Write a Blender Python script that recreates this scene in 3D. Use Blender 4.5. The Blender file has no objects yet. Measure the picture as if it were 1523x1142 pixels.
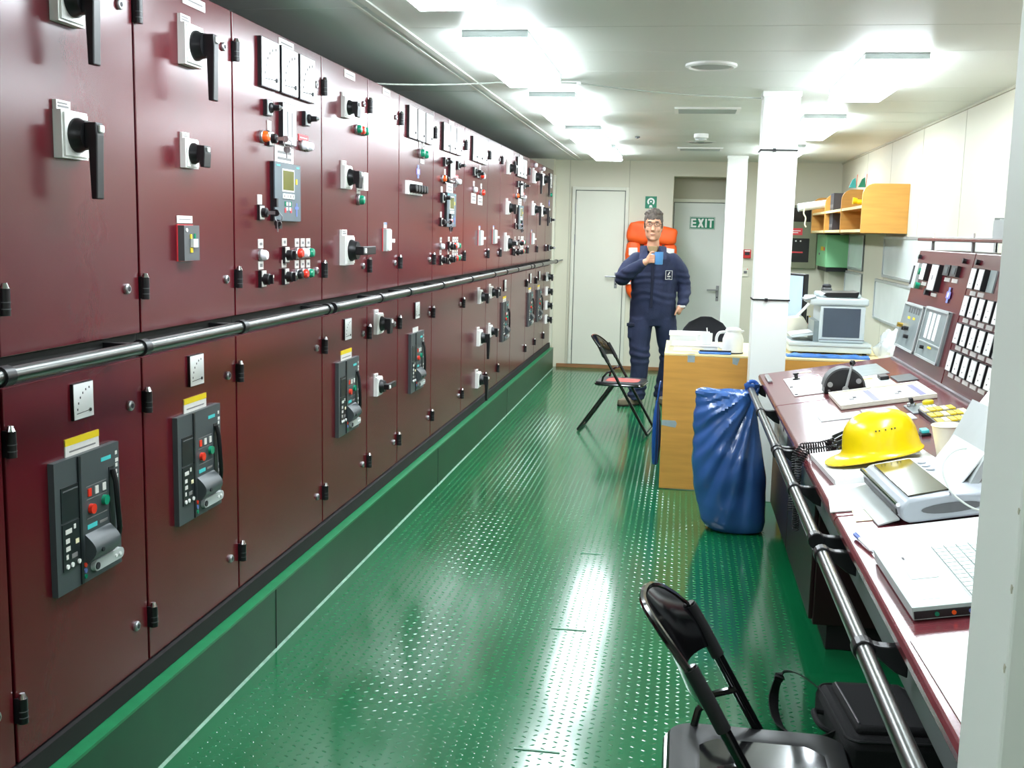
import bpy, bmesh, math, random
from mathutils import Vector, Matrix, Euler, noise
random.seed(7)
PI = math.pi
scene = bpy.context.scene
COL = scene.collection

# ---------------------------------------------------------------- camera
YAW, PITCH, ROLL = 0.153825587, -0.141288091, 0.0225418061
cam_data = bpy.data.cameras.new('camera')
cam = bpy.data.objects.new('camera', cam_data); COL.objects.link(cam); scene.camera = cam
fw = Vector((-math.sin(YAW)*math.cos(PITCH), math.cos(YAW)*math.cos(PITCH), math.sin(PITCH)))
r0 = Vector((math.cos(YAW), math.sin(YAW), 0)); u0 = r0.cross(fw)
rt = r0*math.cos(ROLL) + u0*math.sin(ROLL); up = -r0*math.sin(ROLL) + u0*math.cos(ROLL)
M = Matrix(((rt.x, up.x, -fw.x, 0), (rt.y, up.y, -fw.y, 0), (rt.z, up.z, -fw.z, 1.55), (0, 0, 0, 1)))
cam.matrix_world = M
cam_data.sensor_fit = 'HORIZONTAL'; cam_data.sensor_width = 36.0; cam_data.lens = 36.0*1600/1523
cam_data.clip_start = 0.05

# ---------------------------------------------------------------- world, exposure
w = bpy.data.worlds.new('world'); scene.world = w; w.use_nodes = True
w.node_tree.nodes['Background'].inputs[0].default_value = (0.8, 0.9, 1.0, 1)
w.node_tree.nodes['Background'].inputs[1].default_value = 0.05
vs = scene.view_settings
vs.view_transform = 'Standard'; vs.look = 'None'; vs.gamma = 1.0; vs.use_curve_mapping = False
vs.exposure = 0.8
LAMP_STRENGTH = 19.0          # emission of the fluorescent diffusers

# ---------------------------------------------------------------- materials
def lin(c):
    return tuple(((v/255.0+0.055)/1.055)**2.4 if v/255.0 > 0.04045 else v/255.0/12.92 for v in c)
MATS = {}
def mat(name, rgb, rough=0.5, metal=0.0, spec=0.5, var=0.06, vscale=6.0, bump=0.0, bscale=60.0, coat=0.0, emit=0.0, alpha=1.0, trans=0.0, stretch=None, sheen=0.0):
    m = bpy.data.materials.new(name); m.use_nodes = True
    nt = m.node_tree; N = nt.nodes; L = nt.links
    b = N['Principled BSDF']
    c = lin(rgb)
    tc = N.new('ShaderNodeTexCoord'); mp = N.new('ShaderNodeMapping'); L.new(tc.outputs['Object'], mp.inputs['Vector'])
    if stretch: mp.inputs['Scale'].default_value = stretch
    nz = N.new('ShaderNodeTexNoise'); nz.inputs['Scale'].default_value = vscale; nz.inputs['Detail'].default_value = 4
    L.new(mp.outputs['Vector'], nz.inputs['Vector'])
    rp = N.new('ShaderNodeValToRGB')
    rp.color_ramp.elements[0].position = 0.3; rp.color_ramp.elements[1].position = 0.7
    rp.color_ramp.elements[0].color = (*[max(0, v*(1-var)) for v in c], 1)
    rp.color_ramp.elements[1].color = (*[min(1, v*(1+var)) for v in c], 1)
    L.new(nz.outputs['Fac'], rp.inputs['Fac']); L.new(rp.outputs['Color'], b.inputs['Base Color'])
    b.inputs['Roughness'].default_value = rough; b.inputs['Metallic'].default_value = metal
    b.inputs['Specular IOR Level'].default_value = spec; b.inputs['Coat Weight'].default_value = coat
    b.inputs['Coat Roughness'].default_value = 0.1
    if sheen: b.inputs['Sheen Weight'].default_value = sheen
    if trans: b.inputs['Transmission Weight'].default_value = trans
    if alpha < 1: b.inputs['Alpha'].default_value = alpha
    if emit:
        b.inputs['Emission Color'].default_value = (*c, 1); b.inputs['Emission Strength'].default_value = emit
    if bump:
        n2 = N.new('ShaderNodeTexNoise'); n2.inputs['Scale'].default_value = bscale; n2.inputs['Detail'].default_value = 3
        L.new(mp.outputs['Vector'], n2.inputs['Vector'])
        bp = N.new('ShaderNodeBump'); bp.inputs['Strength'].default_value = bump; bp.inputs['Distance'].default_value = 0.004
        L.new(n2.outputs['Fac'], bp.inputs['Height']); L.new(bp.outputs['Normal'], b.inputs['Normal'])
    MATS[name] = m
    return m
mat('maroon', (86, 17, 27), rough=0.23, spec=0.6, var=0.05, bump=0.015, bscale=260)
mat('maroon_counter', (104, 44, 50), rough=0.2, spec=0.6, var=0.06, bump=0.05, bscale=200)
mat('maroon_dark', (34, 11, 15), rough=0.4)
mat('dark_gap', (18, 13, 14), rough=0.7)
mat('black_plastic', (19, 19, 22), rough=0.38, var=0.08)
mat('black_gloss', (14, 14, 16), rough=0.12, coat=0.6)
mat('black_rubber', (20, 20, 22), rough=0.6)
mat('black_fabric', (12, 12, 14), rough=0.85, bump=0.4, bscale=300, sheen=0.0)
mat('grey_fabric', (52, 52, 58), rough=0.9, bump=0.5, bscale=350)
mat('white_plastic', (236, 236, 232), rough=0.4, var=0.02)
mat('off_white', (226, 222, 206), rough=0.45, var=0.03)
mat('tag_white', (214, 212, 206), rough=0.5, var=0.05, vscale=80)
mat('print_grey', (120, 118, 118), rough=0.6)
mat('dial_white', (240, 241, 240), rough=0.25, var=0.01)
mat('glass_face', (238, 240, 240), rough=0.08, var=0.01)
mat('ink', (35, 35, 40), rough=0.6)
mat('steel_rail', (108, 110, 108), rough=0.3, metal=1.0, var=0.06)
mat('chrome', (210, 210, 212), rough=0.12, metal=1.0)
mat('brass', (200, 165, 80), rough=0.3, metal=1.0)
mat('steel', (165, 166, 168), rough=0.35, metal=0.8)
mat('grey_paint', (86, 88, 90), rough=0.5)
mat('grey_light', (176, 182, 180), rough=0.45)
mat('grey_panel', (128, 140, 140), rough=0.3, var=0.12, vscale=15)
mat('breaker_grey', (66, 72, 74), rough=0.42, var=0.06)
mat('breaker_dark', (28, 32, 35), rough=0.35)
mat('ctrl_grey', (92, 104, 112), rough=0.42)
mat('lcd', (108, 108, 48), rough=0.15)
mat('teal', (70, 190, 190), rough=0.4)
mat('green_lamp', (20, 140, 105), rough=0.25, coat=0.4)
mat('red_lamp', (225, 52, 34), rough=0.25, coat=0.4)
mat('orange_lamp', (245, 95, 30), rough=0.25, coat=0.4)
mat('white_lamp', (232, 230, 238), rough=0.25, coat=0.4)
mat('yellow', (235, 205, 20), rough=0.45, var=0.03)
mat('red_print', (225, 62, 70), rough=0.5)
mat('blue_print', (110, 130, 200), rough=0.5)
mat('violet_print', (120, 118, 205), rough=0.5)
mat('hat_yellow', (236, 206, 10), rough=0.27, var=0.02, coat=0.25)
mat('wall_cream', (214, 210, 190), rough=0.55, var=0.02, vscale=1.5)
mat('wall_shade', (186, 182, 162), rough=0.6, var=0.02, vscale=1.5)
mat('door_white', (222, 221, 206), rough=0.5, var=0.015, vscale=2)
mat('door_grey', (226, 230, 224), rough=0.5, var=0.015, vscale=2)
mat('column_white', (236, 238, 232), rough=0.5, var=0.02, vscale=2)
mat('column_wear', (196, 192, 172), rough=0.7, var=0.12, vscale=12)
mat('ceiling_paint', (224, 228, 220), rough=0.42, var=0.02, vscale=1.0)
mat('ceiling_gap', (110, 114, 112), rough=0.7)
mat('soffit_paint', (208, 216, 214), rough=0.5, var=0.03, vscale=1.0)
mat('wood_base', (150, 104, 66), rough=0.5, var=0.15, stretch=(2, 14, 14))
mat('floor_green', (13, 94, 55), rough=0.14, spec=0.6, var=0.12, vscale=1.2, bump=0.02, bscale=14)
mat('stud_green', (20, 104, 64), rough=0.17, spec=0.6, var=0.05)
mat('plinth_green', (13, 72, 43), rough=0.4, var=0.18, vscale=3)
mat('plinth_lit_edge', (30, 122, 76), rough=0.35, var=0.12, vscale=20)  # plinth green painted brighter, for the light its upward edge catches
mat('joint_white', (110, 150, 128), rough=0.5, var=0.25, vscale=30)
mat('beech', (208, 152, 72), rough=0.38, var=0.09, vscale=3, stretch=(1.2, 1.2, 12))
mat('beech_edge', (238, 218, 160), rough=0.45, var=0.05)
mat('tape_grey', (150, 164, 166), rough=0.35, var=0.1, vscale=40)
mat('bag_blue', (54, 92, 154), rough=0.22, var=0.10, vscale=5, bump=0.25, bscale=22, coat=0.3)
mat('bag_blue_dark', (36, 84, 160), rough=0.25, var=0.1)
mat('clear_plastic', (232, 240, 244), rough=0.12, alpha=0.5, var=0.02, bump=0.3, bscale=18)
mat('paper', (226, 228, 226), rough=0.7, var=0.01)
mat('paper_cream', (236, 226, 188), rough=0.7, var=0.03)
mat('laptop_silver', (168, 186, 182), rough=0.38, metal=0.1, var=0.02)
mat('key_silver', (196, 208, 205), rough=0.45)
mat('printer_silver', (164, 170, 176), rough=0.35, metal=0.1, var=0.02)
mat('smoke_glass', (62, 60, 48), rough=0.07, coat=0.6)
mat('printer_white', (196, 206, 208), rough=0.4, var=0.02)
mat('printer_slate', (74, 84, 96), rough=0.4)
mat('screen_blue', (190, 212, 236), rough=0.12, emit=0.15)
mat('alarm_red', (200, 40, 38), rough=0.4)
mat('sign_green', (0, 128, 92), rough=0.45, var=0.02)
mat('sign_white', (244, 248, 244), rough=0.45, var=0.01)
mat('vest_orange', (255, 96, 26), rough=0.55, var=0.08, vscale=9, bump=0.4, bscale=30)
mat('vest_silver', (232, 226, 222), rough=0.3, var=0.1)
mat('olive_panel', (120, 122, 96), rough=0.5)
mat('dark_screen', (34, 34, 34), rough=0.2)
mat('box_green', (138, 204, 150), rough=0.5, var=0.04)
mat('binder', (52, 52, 58), rough=0.5)
mat('board_white', (214, 222, 220), rough=0.22, var=0.05, vscale=4)
mat('alu_frame', (190, 196, 198), rough=0.35, metal=0.6)
mat('cup_cream', (240, 234, 214), rough=0.55, var=0.02)
mat('mug_blue', (92, 150, 205), rough=0.3)
mat('denim_blue', (40, 47, 76), rough=0.85, var=0.14, vscale=10, bump=0.5, bscale=90)
mat('denim_dark', (22, 27, 50), rough=0.85)
mat('shirt_khaki', (150, 128, 92), rough=0.85)
mat('skin', (205, 152, 122), rough=0.5, var=0.06, vscale=30)
mat('lips', (170, 104, 92), rough=0.45)
mat('hair_grey', (84, 74, 66), rough=0.75, var=0.55, vscale=38, bump=0.8, bscale=120)
mat('shoe_tan', (122, 112, 90), rough=0.7, var=0.1)
mat('shoe_sole', (40, 36, 32), rough=0.7)
mat('eye_white', (230, 226, 220), rough=0.2)
mat('seat_reflection', (205, 84, 76), rough=0.6, var=0.1)  # red reflection in the glossy black seat, painted in as colour
mat('cable_white', (180, 186, 178), rough=0.5)
mat('lamp_housing', (196, 206, 206), rough=0.45)
mat('cloth_blue', (66, 118, 196), rough=0.6, var=0.2, vscale=14)
# fluorescent diffuser: the lamp itself, gives off the room's light
m = mat('diffuser', (238, 248, 255), rough=0.4, emit=LAMP_STRENGTH)

# ---------------------------------------------------------------- mesh builder
class MB:
    def __init__(s): s.v = []; s.f = []; s.mi = []; s.mats = []; s.T = None
    def m(s, name):
        if name not in s.mats: s.mats.append(name)
        return s.mats.index(name)
    def add(s, vs, fs, mt):
        o = len(s.v); k = s.m(mt)
        s.v += [tuple((s.T @ Vector(p)) if s.T else p) for p in vs]
        for f in fs: s.f.append([i+o for i in f]); s.mi.append(k)
        return s
    def box(s, x0, y0, z0, x1, y1, z1, mt):
        vs = [(x, y, z) for z in (z0, z1) for y in (y0, y1) for x in (x0, x1)]
        return s.add(vs, [(0, 2, 3, 1), (4, 5, 7, 6), (0, 1, 5, 4), (2, 6, 7, 3), (0, 4, 6, 2), (1, 3, 7, 5)], mt)
    def cbox(s, c, d, mt):
        return s.box(c[0]-d[0]/2, c[1]-d[1]/2, c[2]-d[2]/2, c[0]+d[0]/2, c[1]+d[1]/2, c[2]+d[2]/2, mt)
    def frame(s, a, b):
        z = (Vector(b)-Vector(a)).normalized()
        x = z.orthogonal().normalized() if abs(z.z) < 0.999 else Vector((1, 0, 0))
        return x, z.cross(x), z
    def cyl(s, a, b, ra, rb=None, n=14, mt='steel', caps=True):
        rb = ra if rb is None else rb
        a = Vector(a); b = Vector(b); x, y, z = s.frame(a, b); vs = []
        for c, r in ((a, ra), (b, rb)):
            for i in range(n):
                t = 2*PI*i/n; vs.append(tuple(c+x*(r*math.cos(t))+y*(r*math.sin(t))))
        fs = [(i, (i+1) % n, n+(i+1) % n, n+i) for i in range(n)]
        if caps: fs += [tuple(range(n-1, -1, -1)), tuple(range(n, 2*n))]
        return s.add(vs, fs, mt)
    def tube(s, pts, r, n=8, mt='steel', closed=False, rad=None):
        P = [Vector(p) for p in pts]; m = len(P); vs = []; prev = None
        for k in range(m):
            if closed: t = P[(k+1) % m]-P[k-1]
            else: t = P[min(k+1, m-1)]-P[max(k-1, 0)]
            t.normalize()
            if prev is None: x = t.orthogonal().normalized()
            else:
                x = prev-t*prev.dot(t)
                x = x.normalized() if x.length > 1e-6 else t.orthogonal().normalized()
            prev = x; y = t.cross(x); rr = rad[k] if rad else r
            for i in range(n):
                a = 2*PI*i/n; vs.append(tuple(P[k]+x*(rr*math.cos(a))+y*(rr*math.sin(a))))
        fs = []
        for k in range(m if closed else m-1):
            k2 = (k+1) % m
            fs += [(k*n+i, k*n+(i+1) % n, k2*n+(i+1) % n, k2*n+i) for i in range(n)]
        if not closed: fs += [tuple(range(n-1, -1, -1)), tuple(range((m-1)*n, m*n))]
        return s.add(vs, fs, mt)
    def loft(s, rings, mt, cap=True):
        n = len(rings[0]); vs = [p for r in rings for p in r]; fs = []
        for k in range(len(rings)-1):
            fs += [(k*n+i, k*n+(i+1) % n, (k+1)*n+(i+1) % n, (k+1)*n+i) for i in range(n)]
        if cap: fs += [tuple(range(n-1, -1, -1)), tuple(range((len(rings)-1)*n, len(rings)*n))]
        return s.add(vs, fs, mt)
    def lathe(s, prof, c, n=24, mt='steel', axis='z', cap=True):
        rings = []
        for r, h in prof:
            ring = []
            for i in range(n):
                a = 2*PI*i/n; p, q = r*math.cos(a), r*math.sin(a)
                ring.append((c[0]+p, c[1]+q, c[2]+h) if axis == 'z' else ((c[0]+h, c[1]+p, c[2]+q) if axis == 'x' else (c[0]+q, c[1]+h, c[2]+p)))
            rings.append(ring)
        return s.loft(rings, mt, cap)
    def prism(s, poly, a, b, mt, axis='y'):
        def P(p, t): return (p[0], t, p[1]) if axis == 'y' else ((t, p[0], p[1]) if axis == 'x' else (p[0], p[1], t))
        n = len(poly); vs = [P(p, a) for p in poly]+[P(p, b) for p in poly]
        fs = [(i, (i+1) % n, n+(i+1) % n, n+i) for i in range(n)]+[tuple(range(n-1, -1, -1)), tuple(range(n, 2*n))]
        return s.add(vs, fs, mt)
    def ell(s, c, r, mt, nu=16, nv=10):
        vs = []; fs = []
        for j in range(1, nv):
            t = PI*j/nv
            for i in range(nu):
                a = 2*PI*i/nu; vs.append((c[0]+r[0]*math.sin(t)*math.cos(a), c[1]+r[1]*math.sin(t)*math.sin(a), c[2]+r[2]*math.cos(t)))
        top = len(vs); vs.append((c[0], c[1], c[2]+r[2])); bot = top+1; vs.append((c[0], c[1], c[2]-r[2]))
        for j in range(nv-2):
            fs += [(j*nu+i, (j+1)*nu+i, (j+1)*nu+(i+1) % nu, j*nu+(i+1) % nu) for i in range(nu)]
        fs += [(top, i, (i+1) % nu) for i in range(nu)]
        fs += [(bot, (nv-2)*nu+(i+1) % nu, (nv-2)*nu+i) for i in range(nu)]
        return s.add(vs, fs, mt)
    def mesh(s, name, smooth=False):
        me = bpy.data.meshes.new(name); me.from_pydata(s.v, [], s.f)
        for k in s.mats: me.materials.append(MATS[k])
        me.polygons.foreach_set('material_index', s.mi)
        bm = bmesh.new(); bm.from_mesh(me); bmesh.ops.recalc_face_normals(bm, faces=bm.faces); bm.to_mesh(me); bm.free()
        if smooth:
            me.polygons.foreach_set('use_smooth', [True]*len(me.polygons))
            try: me.set_sharp_from_angle(angle=math.radians(38))
            except Exception: pass
        me.update(); return me
def link(name, me, parent=None, loc=(0, 0, 0), rot=None, scale=None, bev=0):
    o = bpy.data.objects.new(name, me); COL.objects.link(o)
    if parent: o.parent = parent
    o.location = loc
    if rot: o.rotation_euler = rot
    if scale: o.scale = scale if hasattr(scale, '__len__') else (scale,)*3
    if bev:
        b = o.modifiers.new('bevel', 'BEVEL'); b.width = bev; b.segments = 2; b.limit_method = 'ANGLE'; b.angle_limit = math.radians(40)
    return o
def obj(name, mb, parent=None, loc=(0, 0, 0), rot=None, scale=None, smooth=False, bev=0, label=None):
    o = link(name, mb.mesh(name, smooth), parent, loc, rot, scale, bev)
    if label: o['label'] = label
    return o
def tag(o, label, cat, group=None):
    o['label'] = label; o['category'] = cat
    if group: o['group'] = group
    return o
def thing(name, label, cat, loc=(0, 0, 0), rz=0, group=None, rot=None, scale=None):
    o = bpy.data.objects.new(name, None); COL.objects.link(o); o.location = loc
    o.rotation_euler = rot if rot else (0, 0, rz); o.empty_display_size = 0.1
    if scale: o.scale = (scale,)*3
    return tag(o, label, cat, group)
def struct(name, mb, parent=None, **k):
    o = obj(name, mb, parent, **k)
    if not parent: o['kind'] = 'structure'
    return o
def copy_tree(o, parent=None):
    c = o.copy(); COL.objects.link(c)
    if parent: c.parent = parent
    for ch in list(o.children): copy_tree(ch, c)
    return c
def rrect(w, h, r, n=5):
    pts = []
    for cx, cy, a0 in ((w/2-r, h/2-r, 0), (-w/2+r, h/2-r, 90), (-w/2+r, -h/2+r, 180), (w/2-r, -h/2+r, 270)):
        for i in range(n+1):
            a = math.radians(a0+90*i/n); pts.append((cx+r*math.cos(a), cy+r*math.sin(a)))
    return pts
# ================================================================ SETTING
CEIL = 2.36; YB = 12.35; XR = 1.68; Y0 = -3.0
struct('floor', MB().box(-2.2, Y0, -0.08, XR+.1, 13.0, 0, 'floor_green'))
FLOOR = bpy.data.objects['floor']
# raised studs of the tread rubber (too many and too small to pick apart singly)
def studs():
    vs = []; fs = []; px, py = 0.0335, 0.033
    nx = int((0.52+1.36)/px); ny = int((11.9-1.6)/py)
    hx, hy, h = 0.0095, 0.0036, 0.0013
    for i in range(nx):
        for j in range(ny):
            x = -1.36+i*px; y = 1.6+j*py+(py/2 if i % 2 else 0); a = 0.62 if (i+j) % 2 else -0.62
            if x > -0.1 and y > 6.5: continue
            if y > 8.6 and (i % 2): pass
            c, s = math.cos(a), math.sin(a); o = len(vs)
            base = ((-hx, 0), (-hx*.55, -hy), (hx*.55, -hy), (hx, 0), (hx*.55, hy), (-hx*.55, hy))
            for u, v in base: vs.append((x+u*c-v*s, y+u*s+v*c, 0.0))
            for u, v in ((-hx*.6, 0), (hx*.6, 0)): vs.append((x+u*c-v*s, y+u*s+v*c, h))
            fs += [(o, o+1, o+6), (o+1, o+2, o+7, o+6), (o+2, o+3, o+7), (o+3, o+4, o+7), (o+4, o+5, o+6, o+7), (o+5, o, o+6)]
    me = bpy.data.meshes.new('tread_studs'); me.from_pydata(vs, [], fs); me.materials.append(MATS['stud_green']); me.update()
    o = link('tread_studs', me, FLOOR, (0, 0, 0)); o['kind'] = 'stuff'
studs()
for x0, x1, y in ((-.43, -.33, 5.08), (-.45, -.31, 4.05), (-.44, -.30, 3.035)):
    obj('sheet_joint', MB().box(x0, y-.004, 0, x1, y+.004, 0.0026, 'joint_white'), FLOOR)
# plinth under the switchboard
pl = MB().box(-2.15, Y0, 0, -1.42, 12.18, .232, 'plinth_green')
PL = struct('trim_1', pl)
obj('edge_strip', MB().box(-1.47, Y0, .232, -1.418, 12.18, .241, 'plinth_lit_edge'), PL)
obj('sealing_bead', MB().prism([(-1.42, 0), (-1.412, 0), (-1.42, .007)], Y0, 12.18, 'joint_white'), PL)
for y in (3.62, 6.28, 8.9): obj('plinth_joint', MB().box(-1.421, y-.003, .002, -1.4185, y+.003, .231, 'dark_gap'), PL)
# walls
struct('wall_left', MB().box(-2.3, Y0, 0, -2.15, 13.0, CEIL, 'wall_cream'))
wb = MB()
wb.box(-2.15, YB, 0, -.135, YB+.15, CEIL, 'wall_cream')
wb.box(-.135, YB, 2.195, .54, YB+.15, CEIL, 'wall_cream')
wb.box(.54, YB, 0, XR, YB+.15, CEIL, 'wall_cream')
wb.box(-.30, YB+.15, 0, -.135, 12.85, CEIL, 'wall_cream')
wb.box(.54, YB+.15, 0, .70, 12.85, CEIL, 'wall_cream')
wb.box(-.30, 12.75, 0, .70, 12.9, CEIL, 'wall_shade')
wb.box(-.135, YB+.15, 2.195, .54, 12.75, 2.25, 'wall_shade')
WB = struct('wall_back', wb)
for x in (-.63, -1.30): obj('panel_joint', MB().box(x-.004, YB-.002, .05, x+.004, YB, CEIL, 'wall_shade'), WB)
WR = struct('wall_right', MB().box(XR, Y0, 0, XR+.12, 13.0, CEIL, 'wall_cream'))
for y in (3.5, 4.7, 5.9, 7.1, 8.3, 9.5, 10.7): obj('panel_joint', MB().box(XR-.0015, y-.003, .05, XR, y+.003, CEIL, 'wall_shade'), WR)
obj('cornice_strip', MB().box(XR-.012, Y0, CEIL-.014, XR, YB, CEIL, 'wall_shade'), WR)
struct('wall_front', MB().box(-2.3, Y0-.12, 0, XR+.12, Y0, CEIL, 'wall_cream'))
# side wall stub between the last cabinet and the back wall, with a narrow door
sw = struct('wall_end', MB().box(-2.15, 12.19, 0, -1.47, YB, CEIL, 'wall_cream'))
# doors
def door(n, x0, x1, z0, z1, y, mt, hx, hz, hinge):
    d = struct('door_%d' % n, MB().box(x0, y-.02, z0, x1, y, z1, mt), bev=.004)
    for a, b, c, e in ((x0-.045, x0-.008, z0, z1+.045), (x1+.008, x1+.045, z0, z1+.045), (x0-.008, x1+.008, z1+.008, z1+.045)):
        obj('door_frame', MB().box(a, y-.03, c, b, y, e, 'door_white'), d, bev=.003)
    obj('shadow_gap', MB().box(x0-.008, y-.004, z0, x1+.008, y, z1+.008, 'ceiling_gap'), d)
    s = 1 if hinge else -1
    h = obj('handle', MB().box(hx-.016, y-.028, hz-.13, hx+.016, y-.02, hz+.05, 'steel'), d, bev=.004)
    hb = MB().cyl((hx, y-.028, hz), (hx, y-.07, hz), .009, mt='steel').cyl((hx, y-.064, hz), (hx-s*.12, y-.064, hz), .009, mt='steel')
    obj('lever', hb, h, smooth=True)
    obj('keyhole', MB().cyl((hx, y-.0285, hz-.085), (hx, y-.031, hz-.085), .008, mt='ink'), h)
    xh = x0 if hinge else x1
    for z in (z0+.22, z1-.2, z1-.55):
        obj('hinge', MB().cyl((xh-.004*s, y-.026, z-.06), (xh-.004*s, y-.026, z+.06), .008, mt='steel'), d, smooth=True)
    return d
door(1, -1.222, -.672, .045, 2.018, YB, 'door_white', -.745, 1.062, True)
door(2, -.12, .475, .02, 1.915, 12.75, 'door_grey', .41, .925, True)
d3 = struct('door_3', MB().box(-1.47, 12.205, .25, -1.452, 12.335, 2.18, 'door_white'), bev=.003)
h3 = obj('handle', MB().cyl((-1.452, 12.23, 1.22), (-1.405, 12.23, 1.22), .009, mt='steel').cyl((-1.408, 12.235, 1.22), (-1.36, 12.32, 1.235), .009, mt='steel'), d3, smooth=True)
# baseboards
struct('baseboard_back', MB().box(-1.40, YB-.016, 0, -.135, YB, .042, 'wood_base'), bev=.003)
struct('baseboard_right', MB().box(XR-.016, Y0, 0, XR, YB-.02, .06, 'wood_base'), bev=.003)
# ceiling: cross panels with recessed joints
CE = struct('ceiling', MB().box(-2.3, Y0-.1, CEIL+.012, XR+.12, 13.0, CEIL+.1, 'ceiling_gap'))
y = 0.297-3.0-.594; k = 0
me = MB().box(-1.16, .002, 0, XR+.0, .592, .012, 'ceiling_paint').mesh('ceiling_panel')
while y < 12.7:
    link('ceiling_panel', me, CE, (0, y, CEIL), bev=.0015); y += .594
me2 = MB().box(-2.15, .002, 0, -1.19, 2.37, .012, 'soffit_paint').mesh('side_panel')
for k in range(7): link('side_panel', me2, CE, (0, -3.1+2.376*k, CEIL), bev=.0015)
obj('joint_profile', MB().box(-1.19, Y0, CEIL-.007, -1.16, 12.6, CEIL+.01, 'ceiling_paint').box(-1.235, Y0, CEIL-.004, -1.222, 12.6, CEIL, 'ceiling_paint'), CE)
# columns
def column(name, y0, wear=False):
    c = struct(name, MB().box(.41, y0, 0, .612, y0+.175, CEIL, 'column_white'), bev=.004)
    obj('head_trim', MB().box(.405, y0-.006, CEIL-.03, .618, y0+.181, CEIL, 'column_white'), c, bev=.002)
    return c
struct_c2 = column('column_middle', 6.355)
struct_c3 = column('column_far', 11.40)
struct_c1 = column('column_near', 1.325)
for z in (2.035, 1.19):     # cable ties round the middle column
    t = MB()
    t.box(.405, 6.349, z-.004, .617, 6.355, z+.004, 'black_rubber').box(.405, 6.349, z-.004, .410, 6.535, z+.004, 'black_rubber')
    t.box(.612, 6.349, z-.004, .617, 6.535, z+.004, 'black_rubber').box(.405, 6.530, z-.004, .617, 6.535, z+.004, 'black_rubber')
    t.box(.475, 6.341, z-.009, .492, 6.351, z+.009, 'black_rubber')
    obj('cable_tie', t, struct_c2)
t = MB().box(.404, 1.319, 1.93, .410, 1.506, 1.938, 'black_rubber').box(.404, 1.319, 1.93, .618, 1.325, 1.938, 'black_rubber')
obj('cable_tie', t, struct_c1)
random.seed(3)
for k in range(9):          # chipped paint along the near arris
    z = .45+.11*k+random.uniform(-.03, .03); s = random.uniform(.002, .005)
    obj('paint_chip', MB().prism([(1.330, z), (1.330+s, z+s*1.2), (1.330+s*.6, z+s*3.2), (1.328, z+s*2.6)], .4085, .4105, 'column_wear', axis='x'), struct_c1)

# ================================================================ CEILING FITTINGS
def ceiling_light(xc, y0, y1, label, grp):
    t = thing('ceiling_light', label, 'lamp', (xc, (y0+y1)/2, CEIL), group=grp)
    L = (y1-y0)/2
    obj('housing', MB().box(-.135, -L, -.028, .135, L, 0, 'lamp_housing'), t, bev=.003)
    # diffuser tub with sloped sides
    d = MB(); r = []
    for z, w, l in ((-.028, .13, L-.005), (-.060, .138, L), (-.070, .128, L-.01)):
        r.append([(-w, -l, z), (w, -l, z), (w, l, z), (-w, l, z)])
    d.loft(r, 'diffuser')
    obj('diffuser', d, t)
    for s in (-1, 1): obj('end_cap', MB().box(-.137, s*L-.006, -.0285, .137, s*L+.004, 0, 'lamp_housing'), t, bev=.002)
XL, XQ = -.80, .89
GL, GR = 'ceiling lights over the aisle', 'ceiling lights along the console side'
ceiling_light(XL, -.70, .52, 'added fluorescent ceiling light over the aisle, unseen behind the viewer', GL)  # unseen fixture, added to brighten the near column
ceiling_light(XL, 2.53, 3.75, 'nearest fluorescent ceiling light over the aisle, cut off by the top edge', GL)
ceiling_light(XL, 4.49, 5.71, 'second fluorescent ceiling light over the aisle, large, with a thin cable at its far end', GL)
ceiling_light(XL, 6.44, 7.64, 'third fluorescent ceiling light over the aisle, middle of the row', GL)
ceiling_light(XL, 8.42, 9.62, 'fourth fluorescent ceiling light over the aisle from the near end', GL)
ceiling_light(XL, 10.2, 11.4, 'farthest fluorescent ceiling light over the aisle, by the plain white door', GL)
ceiling_light(XQ, 2.05, 3.27, 'fluorescent ceiling light above the laptop on the console', GR)
ceiling_light(XQ, 5.07, 6.27, 'nearest visible fluorescent ceiling light right of the white column', GR)
ceiling_light(XQ, 7.53, 8.73, 'second fluorescent ceiling light right of the white column', GR)
ceiling_light(XQ, 9.95, 11.1, 'farthest fluorescent ceiling light right of the white column, mostly hidden', GR)
t = thing('ceiling_speaker', 'flat round white speaker set in the ceiling', 'speaker', (.094, 5.40, CEIL))
obj('rim', MB().lathe([(.122, 0), (.122, -.010), (.108, -.016), (.098, -.010), (.098, 0)], (0, 0, 0), 32, 'white_plastic', cap=False), t, smooth=True)
obj('grille', MB().lathe([(.098, -.010), (.06, -.013), (.01, -.014)], (0, 0, 0), 32, 'grey_light'), t, smooth=True)
def vent(y, label, w=.21):
    t = thing('ceiling_vent', label, 'vent', (.115, y, CEIL), group='ceiling vents')
    fr = MB()
    for a in ((-w, -.15, w, -.125), (-w, .125, w, .15), (-w, -.125, -w+.025, .125), (w-.025, -.125, w, .125)): fr.box(a[0], a[1], -.012, a[2], a[3], 0, 'white_plastic')
    obj('frame', fr, t)
    obj('backing', MB().box(-w+.02, -.125, -.003, w-.02, .125, 0, 'grey_paint'), t)
    for k in range(6):
        yy = -.1+.04*k
        obj('louvre', MB().prism([(yy-.016, -.004), (yy+.012, -.014), (yy+.016, -.012), (yy-.012, -.002)], -w+.025, w-.025, 'grey_light', axis='x'), t)
vent(7.30, 'louvred ceiling vent nearer the viewer, in front of the smoke detector')
vent(10.53, 'louvred ceiling vent farther off, behind the smoke detector')
t = thing('smoke_detector', 'small white domed smoke detector on the ceiling between two vents', 'detector', (.103, 9.03, CEIL))
obj('base', MB().lathe([(.058, 0), (.058, -.03), (.05, -.036)], (0, 0, 0), 24, 'white_plastic'), t, smooth=True)
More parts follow.
